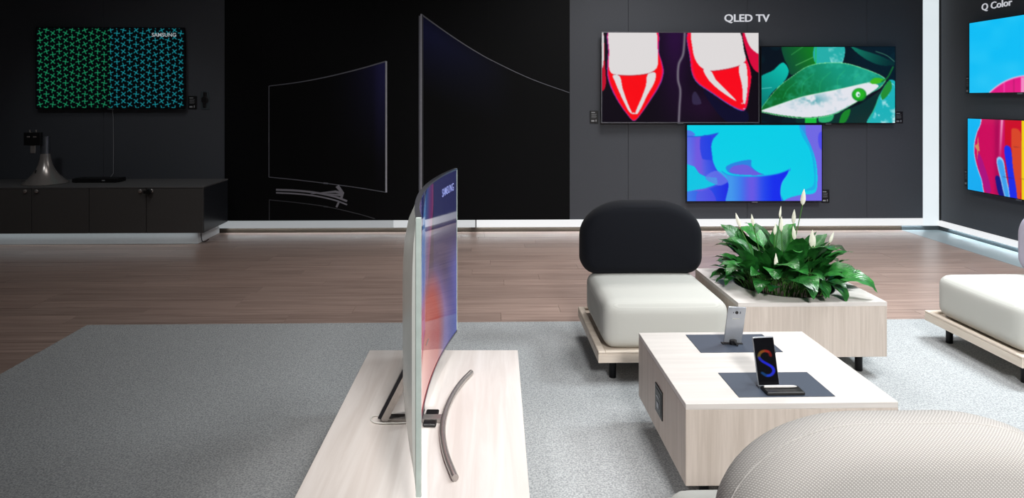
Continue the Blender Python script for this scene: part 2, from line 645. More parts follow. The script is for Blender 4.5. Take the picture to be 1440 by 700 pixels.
def text_mesh(name, s, width, height, mat, parent, M4, depth=0.004, bold=0.004):
    """lettering fitted to width x height, its left bottom at the origin of M4 (x right, y up, z out)"""
    cu = bpy.data.curves.new(name, 'FONT')
    cu.body = s
    cu.size = 1.0
    cu.resolution_u = 3
    cu.offset = bold
    t = bpy.data.objects.new(name, cu)
    COL.objects.link(t)
    dg = bpy.context.evaluated_depsgraph_get()
    dg.update()
    me = bpy.data.meshes.new_from_object(t.evaluated_get(dg))
    bpy.data.objects.remove(t, do_unlink=True)
    bm = bmesh.new()
    bm.from_mesh(me)
    r = bmesh.ops.extrude_face_region(bm, geom=list(bm.faces))
    for e in r['geom']:
        if isinstance(e, bmesh.types.BMVert):
            e.co.z += 1.0
    bmesh.ops.recalc_face_normals(bm, faces=list(bm.faces))
    xs = [v.co.x for v in bm.verts]
    ys = [v.co.y for v in bm.verts]
    x0, x1, y0, y1 = min(xs), max(xs), min(ys), max(ys)
    for v in bm.verts:
        v.co = M4 @ Vector(((v.co.x - x0) / (x1 - x0) * width, (v.co.y - y0) / (y1 - y0) * height, v.co.z * depth))
    bm.to_mesh(me)
    bm.free()
    me.name = name
    me.materials.clear()
    me.materials.append(mat)
    return link(name, me, parent)


# frames: on the back wall x right, y up, z out towards the camera (-Y); on the right wall x = -Y, y up, z out = -X
def frame_back(x, y, z):
    return Matrix(((1, 0, 0, x), (0, 0, -1, y), (0, 1, 0, z), (0, 0, 0, 1)))


def frame_right(x, y, z):
    return Matrix(((0, 0, -1, x), (-1, 0, 0, y), (0, 1, 0, z), (0, 0, 0, 1)))


# ------------------------------------------------------------------ the setting
WY = 6.85      # back wall face
WX = 4.80      # right wall face
CEIL = 3.45
XL, YF = -6.5, -3.5

fl = struct(MB().box((XL, YF, -0.10), (WX + 0.3, WY + 0.3, -0.012)).build('floor', M['floor_base']))
row = 0
y = 2.55
PW = 0.155
while y < WY - 0.001:
    y1 = min(y + PW, WY)
    x = XL - random.uniform(0.1, 1.3)
    while x < 4.40:
        a, b2 = max(x, XL), min(x + 1.35, 4.40)
        # planks wholly under the carpet are not laid
        if b2 - a > 0.03 and not (a > -2.35 and y1 < 4.02):
            MB().box((a + 0.0008, y + 0.0008, -0.012), (b2 - 0.0008, y1 - 0.0008, random.uniform(-0.0004, 0.0004)), 0).build('plank', M['plank'], fl)
        x += 1.35
    y = y1
MB().box((XL, YF, -0.012), (4.40, 2.55, 0.0)).build('floor_board_field', M['plank'], fl)
MB().box((4.40, YF, -0.012), (WX, WY, 0.001)).build('floor_strip', M['strip_floor'], fl)

cp = MB().box((-2.42, -2.6, 0.001), (4.38, 4.055, 0.008), 0.002, 1).build('carpet', M['carpet'])
tag(cp, 'large pale grey speckled carpet under the seating', 'carpet')

wb = struct(MB().box((XL, WY + 0.02, 0), (WX + 0.3, WY + 0.2, CEIL)).build('wall_back', M['joint']))
G = 0.0012
for xa, xb in ((-6.5, -5.16), (-5.16, -3.922), (-3.922, -2.684), (0.886, 1.502), (1.502, 2.757), (2.757, 4.027), (4.027, 4.627)):
    MB().box((xa + G, WY, 0.125), (xb - G, WY + 0.02, CEIL), 0.001, 1).build('wall_panel', M['wall_grey'], wb)
for xa, xb in ((-2.684, -2.298), (-2.298, -1.133), (-1.133, 0.040), (0.040, 0.886)):
    MB().box((xa + 0.0004, WY - 0.004, 0.125), (xb - 0.0004, WY + 0.02, CEIL)).build('graphic_panel', M['wall_black'], wb)

bb = struct(MB().box((XL, WY + 0.004, 0.0), (4.40, WY + 0.02, 0.05)).build('baseboard_back', M['toe']))
MB().box((4.40, WY + 0.0, 0.0), (WX, WY + 0.02, 0.045)).build('toe_panel', M['toe_dark'], bb)
for xa, xb, mm in ((-6.5, -0.950, 'strip_dim'), (-0.945, -0.098, 'strip_mid'), (-0.086, 4.62, 'strip_bright')):
    MB().box((xa, WY - 0.012, 0.05), (xb, WY + 0.02, 0.124)).build('light_strip', M[mm], bb)

t1 = struct(MB().box((4.627, WY + 0.0, 0.045), (WX - 0.002, WY + 0.02, CEIL)).build('trim_1', M['column_glow']))
wr = struct(MB().box((WX + 0.02, YF, 0), (WX + 0.2, WY + 0.2, CEIL)).build('wall_right', M['joint']))
ya = WY - 0.03
while ya > YF + 0.1:
    yb = max(ya - 1.245, YF)
    MB().box((WX, yb + G, 0.105), (WX + 0.02, ya - G, CEIL), 0.001, 1).build('wall_panel', M['wall_grey'], wr)
    ya = yb
br = struct(MB().box((WX + 0.002, YF, 0.0), (WX + 0.02, WY, 0.045)).build('baseboard_right', M['toe_dark']))
MB().box((WX - 0.010, YF, 0.045), (WX + 0.02, WY - 0.004, 0.100)).build('light_strip', M['strip_bright'], br)
struct(MB().box((XL - 0.2, YF, 0), (XL, WY + 0.2, CEIL)).build('wall_left', M['wall_plain']))
struct(MB().box((XL - 0.2, YF - 0.2, 0), (WX + 0.2, YF, CEIL)).build('wall_front', M['wall_plain']))
struct(MB().box((XL - 0.2, YF - 0.2, CEIL), (WX + 0.3, WY + 0.3, CEIL + 0.1)).build('ceiling', M['ceiling']))


# printed television pictures on the black wall panels (flat print)
def strip2d(mb, pts, w, y, mat=0):
    """flat printed line in the wall plane through (x, z) points"""
    P = [Vector((p[0], p[1])) for p in pts]
    ww = w if isinstance(w, (list, tuple)) else [w] * len(P)
    vs = []
    for i, p in enumerate(P):
        d = (P[min(i + 1, len(P) - 1)] - P[max(i - 1, 0)]).normalized()
        n = Vector((-d.y, d.x)) * ww[i] / 2
        vs += [(p.x + n.x, y, p.y + n.y), (p.x - n.x, y, p.y - n.y)]
    mb.add(vs, [(2 * i, 2 * i + 1, 2 * i + 3, 2 * i + 2) for i in range(len(P) - 1)], mat)


GY = WY - 0.0055


def print_area(name, corners_fn, cv):
    return picture_object(name, cv, corners_fn, M['print'], wb)


# smaller printed set: trapezoid with a curved top and bottom edge
TL = spline([(-2.229, 1.516), (-1.93, 1.555), (-1.63, 1.612), (-1.30, 1.693), (-1.021, 1.774)], 6)
BL = spline([(-2.229, 0.576), (-1.93, 0.545), (-1.63, 0.508), (-1.30, 0.462), (-1.021, 0.415)], 6)


def small_surf(u, v):
    xt = np.array([p[0] for p in TL])
    x = -2.229 + u * (2.229 - 1.021)
    zt = np.interp(x, xt, [p[1] for p in TL])
    zb = np.interp(x, xt, [p[1] for p in BL])
    return x, np.full_like(x, GY + 0.0008), zt + (zb - zt) * v


cv = Canvas(50, 36, 0, 0, 1, 1, (5, 6, 8))
tt = np.clip((cv.X - 0.45) / 0.55, 0, 1) ** 1.6 * np.clip(1 - cv.Y * 1.25, 0, 1)
cv.put(tt * 0.9, (40, 38, 92))
cv.put(((cv.X > 0.905) * np.clip(1.1 - cv.Y, 0, 1)) * 0.35, (48, 46, 104))
print_area('printed_screen', small_surf, cv)
mb = MB()
strip2d(mb, TL, [0.008 + 0.006 * i / len(TL) for i in range(len(TL))], GY)
strip2d(mb, BL, 0.008, GY)
strip2d(mb, [TL[0], BL[0]], 0.008, GY)
strip2d(mb, [(-1.668, 0.513), (-1.622, 0.508)], 0.016, GY - 0.0003)
mb.build('printed_outline', M['print_line'], wb)
mb = MB()
strip2d(mb, [TL[-1], BL[-1]], 0.018, GY - 0.0003)
mb.build('printed_outline', M['print_line_bright'], wb)
mb = MB()
strip2d(mb, spline([(-2.156, 0.445), (-1.95, 0.436), (-1.75, 0.414), (-1.55, 0.371), (-1.425, 0.325)], 5), 0.020, GY)
strip2d(mb, spline([(-2.156, 0.414), (-1.95, 0.403), (-1.75, 0.380), (-1.55, 0.335), (-1.425, 0.288)], 5), 0.015, GY)
strip2d(mb, [(-1.528, 0.484), (-1.468, 0.408)], [0.040, 0.026], GY - 0.0003)
strip2d(mb, [(-1.466, 0.418), (-1.486, 0.352)], 0.024, GY - 0.0005)
strip2d(mb, [(-1.480, 0.408), (-1.545, 0.424), (-1.66, 0.414), (-1.80, 0.402)], [0.030, 0.024, 0.014, 0.005], GY - 0.0004)
strip2d(mb, [(-1.480, 0.386), (-1.60, 0.398), (-1.70, 0.406)], [0.022, 0.012, 0.005], GY - 0.0002)
strip2d(mb, [(-1.510, 0.318), (-1.535, 0.262)], 0.02, GY)
mb.build('printed_stand', M['print_stand'], wb)
mb = MB()
strip2d(mb, spline([(-2.229, 0.341), (-1.93, 0.310), (-1.63, 0.267), (-1.30, 0.190), (-1.139, 0.142)], 6), 0.008, GY)
strip2d(mb, [(-2.226, 0.341), (-2.226, 0.128)], 0.007, GY)
strip2d(mb, [(-1.668, 0.272), (-1.622, 0.266)], 0.014, GY - 0.0003)
mb.build('printed_reflection', M['print_line_dim'], wb)

# the large printed set
TB = spline([(-0.660, 2.262), (-0.485, 2.135), (-0.307, 2.012), (-0.120, 1.893), (0.062, 1.790), (0.469, 1.598), (0.884, 1.448)], 6)


def big_surf(u, v):
    xt = np.array([p[0] for p in TB])
    x = -0.655 + u * (0.655 + 0.884)
    zt = np.interp(x, xt, [p[1] for p in TB])
    return x, np.full_like(x, GY + 0.0008), zt + (0.128 - zt) * v


cv = Canvas(60, 60, 0, 0, 1, 1, (5, 6, 8))
tt = np.clip(1 - cv.X / 0.62, 0, 1) ** 0.8 * np.clip(1 - np.abs(cv.Y - 0.06) / 0.34, 0, 1)
cv.put(tt * 0.85, (32, 36, 84))
print_area('printed_screen', big_surf, cv)
mb = MB()
nT = len(TB)
strip2d(mb, TB, [0.014 - 0.009 * i / nT for i in range(nT)], GY)
strip2d(mb, [(-0.676, 2.247), (-0.676, 0.128)], 0.016, GY)
mb.build('printed_outline', M['print_line'], wb)
mb = MB()
strip2d(mb, [(-0.660, 2.264), (-0.660, 0.128)], 0.012, GY - 0.0003)
mb.build('printed_outline', M['print_line_bright'], wb)
mb = MB()
strip2d(mb, [(-0.645, 2.250), (-0.645, 0.128)], 0.012, GY - 0.0004)
mb.build('printed_outline', M['print_line_dim'], wb)

# ------------------------------------------------------------------ pictures
def pic_pinwheels():
    c = Canvas(460, 258, 0, 0, 1.805, 1.0, (2, 5, 7))
    nx, ny = 23, 11.2
    px = 1.805 / nx
    best = np.zeros(c.X.shape)
    r = random.Random(3)
    for i in range(nx):
        for j in range(-1, 13):
            cx = (i + 0.5) * px
            cy = (j + (0.25 if i % 2 else 0.7)) / ny
            ph = r.uniform(0, PI / 2)
            dx, dy = c.X - cx, c.Y - cy
            d = np.hypot(dx, dy)
            m = d < 0.052
            if not m.any():
                continue
            th = np.arctan2(dy, dx) + ph + d * 11.0
            f = np.abs(((th / (PI / 2)) % 1.0) - 0.5) * (PI / 2) * d
            a = np.clip((0.0072 - f) / 0.004, 0, 1) * np.clip((0.0405 - d) / 0.006, 0, 1)
            best = np.maximum(best, np.where(m, a, 0))
    t = (c.X > 0.90)[..., None]
    col = np.where(t, np.array([22, 138, 150.0]), np.array([24, 142, 92.0]))
    c.put(best, col)
    return c


def pic_shoes():
    c = Canvas(300, 172, 30, 72, 1063, 662, (10, 3, 14))
    c.put(np.exp(-((c.X - 510) / 110) ** 2) * np.clip(1.1 - (c.Y - 72) / 620, 0, 1) * 0.85, (44, 8, 62))
    c.put(np.exp(-((c.X - 700) / 150) ** 2) * np.exp(-((c.Y - 560) / 120) ** 2) * 0.6, (40, 8, 50))
    c.poly([(700, 450), (860, 560), (985, 590), (990, 662), (860, 662), (760, 560)], (8, 6, 40))
    c.stroke([(575, 60), (570, 160), (562, 220), (535, 280), (530, 380), (545, 450), (540, 560), (535, 670)], 20, (118, 112, 124))
    red, deep, pink, wh = (238, 4, 22), (190, 0, 30), (240, 10, 90), (222, 218, 218)
    c.poly([(20, 60), (38, 60), (48, 280), (55, 400), (42, 450), (20, 455)], (190, 5, 40))
    c.poly([(20, 60), (37, 60), (42, 200), (35, 300), (20, 305)], wh)
    L = [(80, 55), (72, 200), (65, 330), (85, 420), (140, 530), (200, 615), (238, 652), (275, 620), (350, 510), (410, 410), (432, 330), (420, 260), (402, 200), (386, 55)]
    c.poly([(x + (x - 240) * 0.02, y + 3) for x, y in L], (96, 70, 170))
    c.poly(L, pink)
    c.poly([(240 + (x - 240) * 0.955, y - 4) for x, y in L], (248, 2, 14))
    c.poly([(84, 55), (76, 200), (76, 310), (100, 345), (150, 352), (250, 352), (340, 338), (385, 310), (398, 270), (396, 180), (374, 55)], wh)
    c.stroke([(105, 348), (150, 353), (250, 353), (340, 340), (375, 322)], 5, (150, 30, 50))
    c.poly([(100, 354), (145, 358), (165, 440), (200, 540), (228, 607), (205, 590), (150, 480), (112, 390)], wh)
    c.poly([(330, 347), (380, 335), (378, 390), (330, 480), (265, 605), (246, 607), (290, 500), (318, 420)], wh)
    c.disc(236, 604, 14, 5, wh)
    R = [(605, 55), (612, 250), (625, 340), (660, 400), (760, 470), (880, 550), (960, 584), (985, 560), (1000, 470), (1015, 370), (1005, 300), (982, 240), (935, 110), (920, 55)]
    c.poly([(x - 2, y + 5) for x, y in R], (80, 90, 190))
    c.poly(R, (246, 6, 60))
    c.poly([(830 + (x - 830) * 0.93, 330 + (y - 330) * 0.95) for x, y in R], (248, 2, 24))
    c.poly([(630, 55), (628, 190), (650, 260), (690, 305), (745, 322), (860, 308), (940, 285), (978, 255), (970, 200), (925, 55)], wh)
    c.stroke([(690, 310), (745, 324), (860, 310), (940, 288), (975, 262)], 5, (150, 30, 60))
    c.poly([(697, 314), (750, 327), (780, 380), (850, 450), (917, 522), (890, 510), (790, 440), (730, 380)], wh)
    c.poly([(932, 297), (975, 270), (990, 350), (990, 440), (975, 540), (962, 537), (955, 430)], wh)
    c.disc(955, 538, 8, 4, wh)
    c.disc(968, 573, 9, 4, (230, 180, 210))
    c.poly([(962, 55), (1080, 55), (1080, 335), (1030, 310), (985, 200)], (216, 4, 60))
    c.poly([(976, 55), (1080, 55), (1080, 212), (1020, 180), (988, 125)], wh)
    c.poly([(625, 480), (645, 460), (685, 535), (660, 548), (628, 540)], (58, 52, 84), alpha=0.7)
    return c


def pic_leaf():
    c = Canvas(280, 160, 48, 75, 998, 612, (2, 14, 26))
    n1 = c.noise(9, 6, 1)
    n2 = np.clip((0.40 * c.noise(14, 9, 2) + 0.35 * c.noise(31, 19, 3) + 0.25 * c.noise(67, 41, 4) - 0.5) * 1.7 + 0.5, 0, 1)
    c.put((n1 > 0.62) * 0.6, (3, 30, 40))
    c.grad([(30, 300), (130, 240), (200, 185), (240, 240), (215, 310), (120, 400), (70, 480), (30, 520)], (0, 120, 112), (4, 190, 176), (60, 480), (215, 200))
    c.stroke([(48, 370), (120, 362)], 5, (130, 220, 215))
    c.grad([(196, 60), (205, 150), (235, 210), (258, 272), (330, 235), (430, 195), (432, 60)], (8, 70, 52), (14, 124, 30), (200, 200), (430, 110))
    c.stroke([(260, 130), (340, 75)], 5, (70, 170, 90))
    c.stroke([(290, 205), (430, 140)], 5, (110, 200, 120))
    c.poly([(432, 60), (630, 60), (618, 195), (540, 190), (432, 195)], (36, 172, 168))
    c.put(c.inside([(530, 60), (630, 60), (618, 195), (545, 190)]) * np.clip(n2 * 1.6 - 0.5, 0, 1), (190, 236, 236))
    c.stroke([(434, 70), (432, 195)], 8, (30, 190, 60))
    c.grad([(680, 70), (760, 95), (900, 140), (998, 195), (900, 205), (780, 155)], (10, 110, 90), (2, 40, 40), (720, 110), (960, 190))
    c.stroke([(860, 105), (940, 135), (995, 178)], 5, (90, 170, 130))
    c.poly([(300, 560), (700, 500), (900, 380), (998, 330), (998, 612), (300, 612)], (4, 44, 44))
    c.poly([(355, 575), (440, 572), (438, 620), (355, 620)], (20, 190, 60), False)
    c.poly([(455, 570), (560, 555), (540, 600), (460, 606)], (40, 170, 110))
    c.poly([(625, 540), (680, 515), (650, 600), (600, 620)], (20, 130, 40))
    c.poly([(885, 420), (960, 308), (1010, 330), (1010, 620), (800, 620), (850, 510)], (24, 176, 184))
    c.put(c.inside([(905, 420), (975, 330), (1010, 380), (1010, 620), (840, 620)]) * np.clip(n2 * 2.2 - 1.0, 0, 1), (226, 246, 250))
    c.poly([(900, 400), (960, 310), (975, 370), (910, 450)], (30, 140, 50))
    c.stroke([(805, 612), (855, 500), (900, 400)], 6, (60, 190, 120))
    main = [(44, 525), (100, 440), (180, 350), (260, 290), (360, 222), (440, 197), (560, 188), (660, 196), (760, 225), (850, 258), (905, 285), (928, 310), (880, 370), (820, 402), (740, 452), (640, 510), (560, 550), (460, 571), (340, 577), (200, 562), (90, 542)]
    c.poly([(480 + (x - 480) * 1.012, 385 + (y - 385) * 1.022) for x, y in main], (140, 230, 160))
    c.grad(main, (4, 104, 40), (18, 150, 124), (260, 470), (560, 210))
    ins = c.inside(main)
    c.put(ins * np.clip(n2 - 0.45, 0, 1) * 0.7, (60, 200, 170))
    for a, b, d in (((200, 440), (230, 380), (300, 320)), ((330, 410), (345, 330), (420, 265)), ((460, 398), (470, 320), (540, 250)), ((590, 372), (590, 300), (640, 240)), ((710, 345), (705, 300), (740, 262))):
        c.stroke([a, b, d], 5, (50, 190, 120), 0.6)
    low = [(48, 527), (150, 490), (330, 430), (460, 402), (600, 374), (740, 342), (820, 331), (882, 350), (820, 402), (740, 452), (640, 508), (560, 546), (460, 567), (340, 572), (200, 558), (100, 540)]
    c.poly(low, (226, 228, 236))
    c.put(c.inside(low) * np.exp(-((c.X - 410) / 90) ** 2 - ((c.Y - 450) / 34) ** 2) * np.clip(n2 * 2.4 - 0.7, 0, 1), (70, 160, 170))
    c.put(c.inside(low) * np.clip(n2 * 2 - 1.3, 0, 1) * 0.6, (150, 190, 205))
    c.stroke([(48, 525), (150, 490), (330, 430), (460, 402), (600, 374), (740, 342), (830, 322)], 6, (210, 240, 220))
    c.poly([(820, 318), (860, 292), (925, 308), (890, 330), (835, 336)], (60, 180, 20))
    c.stroke([(905, 320), (945, 290), (985, 215)], 14, (20, 110, 40))
    c.disc(742, 412, 56, 50, (16, 140, 40))
    c.disc(740, 408, 46, 40, (30, 176, 30))
    c.disc(734, 411, 17, 21, (220, 240, 240))
    c.disc(739, 414, 7, 8, (20, 140, 70))
    return c


def pic_vases():
    c = Canvas(280, 160, 32, 70, 915, 575, (0, 206, 230))
    c.put(np.clip((c.X - 560) / 500, 0, 1) * 0.35, (10, 196, 236))
    c.poly([(770, 55), (930, 55), (930, 590), (650, 590), (700, 556), (780, 535), (868, 522), (886, 460), (880, 330), (852, 230), (812, 140)], (112, 104, 226))
    c.poly([(765, 55), (800, 55), (815, 140), (850, 225), (872, 330), (876, 440), (866, 500), (800, 505), (860, 470), (858, 330), (835, 230), (785, 140)], (30, 160, 228), alpha=0.7)
    c.poly([(895, 130), (930, 110), (930, 240), (900, 220)], (70, 70, 236), alpha=0.8)
    vase = [(20, 148), (110, 146), (180, 136), (236, 122), (205, 160), (190, 210), (196, 290), (228, 370), (300, 442), (300, 480), (20, 520)]
    c.grad(vase, (96, 120, 232), (40, 66, 226), (40, 300), (210, 260))
    c.put(c.inside(vase) * np.exp(-((c.X - 105) / 40) ** 2) * 0.8, (120, 84, 220))
    c.poly([(120, 150), (185, 140), (190, 220), (196, 300), (170, 300), (130, 290)], (28, 60, 226), alpha=0.75)
    c.poly([(20, 105), (60, 110), (85, 135), (20, 140)], (80, 120, 230))
    c.poly([(20, 325), (80, 345), (110, 390), (150, 412), (226, 420), (232, 462), (150, 490), (20, 512)], (0, 196, 226), False)
    c.grad([(20, 517), (130, 506), (230, 474), (302, 455), (302, 590), (20, 590)], (60, 120, 230), (20, 40, 226), (40, 540), (290, 520))
    c.put(c.inside([(100, 517), (180, 495), (220, 590), (100, 590)]) * 0.5, (110, 80, 224))
    c.poly([(150, 420), (226, 372), (300, 440), (260, 470), (228, 470)], (110, 120, 232), alpha=0.7)
    body = [(255, 378), (300, 402), (400, 412), (520, 410), (620, 396), (680, 376), (710, 360), (690, 400), (655, 455), (645, 520), (656, 590), (294, 590), (302, 480), (292, 420)]
    c.grad(body, (64, 150, 236), (10, 40, 236), (320, 500), (600, 500))
    c.put(c.inside(body) * np.exp(-((c.X - 455) / 55) ** 2) * 0.85, (112, 84, 226))
    c.poly([(258, 376), (290, 345), (340, 315), (452, 300), (620, 315), (706, 358), (680, 374), (620, 394), (520, 408), (400, 410), (300, 400)], (0, 206, 230))
    c.poly([(285, 350), (340, 320), (450, 302), (452, 340), (500, 385), (540, 400), (400, 402), (310, 388)], (40, 130, 226))
    c.poly([(310, 380), (330, 345), (420, 335), (470, 370), (520, 400), (400, 400)], (104, 92, 222))
    c.stroke([(258, 377), (300, 400), (400, 411), (520, 409), (620, 395), (680, 375), (708, 360)], 8, (20, 150, 232))
    c.stroke([(32, 145), (110, 145), (180, 135), (236, 122)], 7, (30, 90, 210))
    c.stroke([(705, 360), (690, 400), (655, 455), (645, 520), (655, 575)], 6, (60, 210, 240))
    return c


def pic_sky():
    c = Canvas(200, 112, 0, 0, 1.77, 1.0, (16, 190, 246))
    n = c.noise(7, 6, 5)
    c.put(np.clip(n - 0.3, 0, 1) * 0.35, (80, 214, 252))
    c.put(np.clip(c.Y - 0.5, 0, 1) * 0.5, (70, 200, 244))
    c.disc(1.0, 1.82, 1.045, 1.045, (250, 190, 225), soft=0.01)
    c.disc(1.0, 1.82, 1.03, 1.03, (226, 6, 130), soft=0.01)
    inside = np.hypot(c.X - 1.0, c.Y - 1.82) < 1.02
    for i, (x, w, col) in enumerate(((0.62, 0.03, (240, 70, 170)), (0.78, 0.03, (190, 0, 110)), (0.93, 0.08, (250, 190, 220)), (1.1, 0.04, (200, 0, 90)), (1.3, 0.06, (250, 120, 60)))):
        c.put(inside * (np.abs(c.X - x) < w / 2) * 0.7, col)
    return c


def pic_balloon():
    c = Canvas(220, 124, 0, 0, 1.0, 1.0, (20, 184, 244))
    c.put(np.clip(c.Y, 0, 1) * 0.4, (24, 150, 236))
    env = [(0.175, -0.06), (0.135, 0.08), (0.097, 0.20), (0.07, 0.40), (0.088, 0.60), (0.145, 0.82), (0.215, 1.06), (0.86, 1.06), (0.93, 0.7), (0.93, 0.35), (0.84, -0.06)]
    c.poly([(x - 0.006, y) for x, y in env], (214, 220, 250))
    c.poly(env, (204, 6, 92))
    ins = c.inside(env)
    c.put(ins * np.exp(-((c.X - 0.30) / 0.03) ** 2) * 0.6, (150, 0, 80))
    c.put(ins * np.exp(-((c.X - 0.345 + 0.04 * c.Y) / 0.012) ** 2) * np.clip(1 - c.Y * 1.6, 0, 1) * 0.9, (250, 190, 220))
    c.poly([(0.10, 0.45), (0.15, 0.55), (0.24, 0.95), (0.2, 1.02), (0.12, 0.7)], (150, 20, 150), alpha=0.6)
    c.put(ins * (c.X > 0.37) * (c.X < 0.53), (204, 8, 40))
    c.poly([(0.43, 0.14), (0.45, 0.10), (0.50, 0.12), (0.52, 0.2), (0.51, 1.05), (0.47, 1.05), (0.44, 0.5)], (216, 70, 40))
    c.put(ins * (c.X > 0.525) * (c.X < 0.66), (236, 206, 20))
    c.put(ins * (c.X > 0.66) * (c.X < 0.76), (30, 150, 60))
    c.put(ins * (c.X > 0.76), (226, 80, 20))
    c.poly([(0.28, 0.78), (0.30, 0.74), (0.335, 0.78), (0.40, 1.06), (0.335, 1.06)], (20, 20, 130))
    c.poly([(0.292, 0.54), (0.315, 0.49), (0.355, 0.52), (0.38, 0.70), (0.425, 1.06), (0.385, 1.06), (0.33, 0.78)], (150, 200, 244))
    c.poly([(0.302, 0.56), (0.32, 0.52), (0.35, 0.55), (0.375, 0.72), (0.415, 1.06), (0.39, 1.06), (0.34, 0.78)], (60, 160, 236))
    c.poly([(0.365, 0.38), (0.385, 0.33), (0.425, 0.36), (0.445, 0.6), (0.485, 1.06), (0.43, 1.06), (0.40, 0.72)], (28, 44, 232))
    c.poly([(0.068, 0.37), (0.1, 0.35), (0.108, 0.22), (0.116, 0.36), (0.126, 0.44), (0.11, 0.44), (0.1, 0.56), (0.096, 0.43)], (206, 140, 96), False)
    c.stroke([(0.35, 0.75), (1.0, 0.72)], 0.006, (60, 20, 40), 0.6)
    c.stroke([(0.45, 0.34), (1.0, 0.38)], 0.006, (60, 20, 40), 0.5)
    return c


def pic_curved():
    c = Canvas(240, 140, 0, 0, 1.77, 1.0, (34, 38, 104))
    c.put((c.X < 1.13) * 0.8, (14, 18, 66))
    c.grad([(0.62, 0.52), (0.60, 0.30), (0.72, 0.10), (0.95, -0.02), (1.10, -0.02), (1.12, 0.12), (1.02, 0.30), (0.90, 0.48)], (40, 130, 196), (150, 60, 120), (0.70, 0.20), (1.05, 0.30))
    c.disc(0.95, 0.95, 0.78, 0.56, (150, 120, 190), 0.9, 0.25)
    c.disc(0.92, 0.84, 0.55, 0.42, (196, 50, 46), 1.0, 0.35)
    c.disc(0.85, 0.80, 0.26, 0.24, (220, 110, 84), 0.8, 0.8)
    c.put(np.clip((c.X - 1.45) / 0.3, 0, 1) * np.clip((c.Y - 0.38) / 0.2, 0, 1) * 0.8, (92, 112, 226))
    c.put((c.X < 0.6) * 0.5, (120, 100, 130))
    return c


# ------------------------------------------------------------------ wall televisions
def wall_tv(frame, w, h, canvas, label, bez, thick=0.06, logo=True, name='wall_television', group='wall mounted televisions'):
    """frame: matrix at the lower left corner of the front face (x right, y up, z out)"""
    t = thing(name, frame.translation, label, 'television', group)
    R = frame.to_3x3().to_4x4()
    t.rotation_euler = R.to_euler()
    mb = MB().box((0.015, 0.015, -thick), (w - 0.015, h - 0.015, -0.012), 0.006, 1)
    mb.build('back_cover', M['black_plastic'], t)
    b = 0.010
    mb = MB()
    mb.box((0, 0, -0.014), (w, b, 0.0), 0.0015, 1).box((0, h - b, -0.014), (w, h, 0), 0.0015, 1)
    mb.box((0, b, -0.014), (b, h - b, 0), 0.0015, 1).box((w - b, b, -0.014), (w, h - b, 0), 0.0015, 1)
    mb.build('bezel', bez, t)
    sc = picture_object('screen', canvas, lambda u, v: (b + u * (w - 2 * b), h - b - v * (h - 2 * b), np.full_like(u, -0.002)), M['screen'], t)
    if logo:
        MB().box((w / 2 - 0.030, -0.008, -0.010), (w / 2 + 0.030, 0.004, 0.002), 0.001, 1).build('logo_tab', M['bezel_grey'], t)
    return t


GR_Q = 'televisions hung on the charcoal wall'
tvl = wall_tv(frame_back(-4.562, 6.78, 1.282), 1.502, 0.831, pic_pinwheels(), 'wall television showing green and teal pinwheels above the dark cabinets', M['bezel_dark'], group=GR_Q)
text_mesh('lettering', 'SAMSUNG', 0.245, 0.040, glow('letter_dim', (170, 176, 180), 0.7), tvl, Matrix.Translation((1.168, 0.735, 0.0)), 0.001, 0.02)
wall_tv(frame_back(1.203, 6.77, 1.133), 1.649, 0.945, pic_shoes(), 'largest wall television showing a pair of red pointed shoes', M['bezel_grey'], group=GR_Q)
wall_tv(frame_back(2.869, 6.78, 1.124), 1.425, 0.810, pic_leaf(), 'wall television showing a green leaf with a water drop', M['bezel_dark'], group=GR_Q)
wall_tv(frame_back(2.090, 6.78, 0.313), 1.431, 0.808, pic_vases(), 'low wall television showing cyan and purple vases', M['bezel_dark'], group=GR_Q)
wall_tv(frame_right(4.73, 6.335, 1.432), 1.24, 0.699, pic_sky(), 'side wall television showing blue sky over a pink dome', M['bezel_dark'], group=GR_Q)
wall_tv(frame_right(4.73, 6.357, 0.488), 1.255, 0.713, pic_balloon(), 'side wall television showing a striped hot air balloon', M['bezel_dark'], group=GR_Q)


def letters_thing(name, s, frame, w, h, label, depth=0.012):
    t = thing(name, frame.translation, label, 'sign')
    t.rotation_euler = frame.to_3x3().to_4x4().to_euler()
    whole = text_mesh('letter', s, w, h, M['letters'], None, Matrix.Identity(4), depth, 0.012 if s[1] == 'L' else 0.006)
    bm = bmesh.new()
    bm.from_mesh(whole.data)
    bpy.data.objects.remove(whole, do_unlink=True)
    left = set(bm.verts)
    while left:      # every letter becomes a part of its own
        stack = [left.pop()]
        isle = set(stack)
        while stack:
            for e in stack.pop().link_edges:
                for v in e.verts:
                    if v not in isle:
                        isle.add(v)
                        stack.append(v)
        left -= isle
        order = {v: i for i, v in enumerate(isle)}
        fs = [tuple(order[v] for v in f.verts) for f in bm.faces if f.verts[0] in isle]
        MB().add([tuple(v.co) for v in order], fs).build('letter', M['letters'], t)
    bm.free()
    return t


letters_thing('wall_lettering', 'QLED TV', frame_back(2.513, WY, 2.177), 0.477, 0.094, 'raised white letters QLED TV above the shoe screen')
letters_thing('wall_lettering', 'Q Color', frame_right(WX, 6.251, 2.222), 0.365, 0.078, 'raised white letters Q Color on the side wall', 0.006)


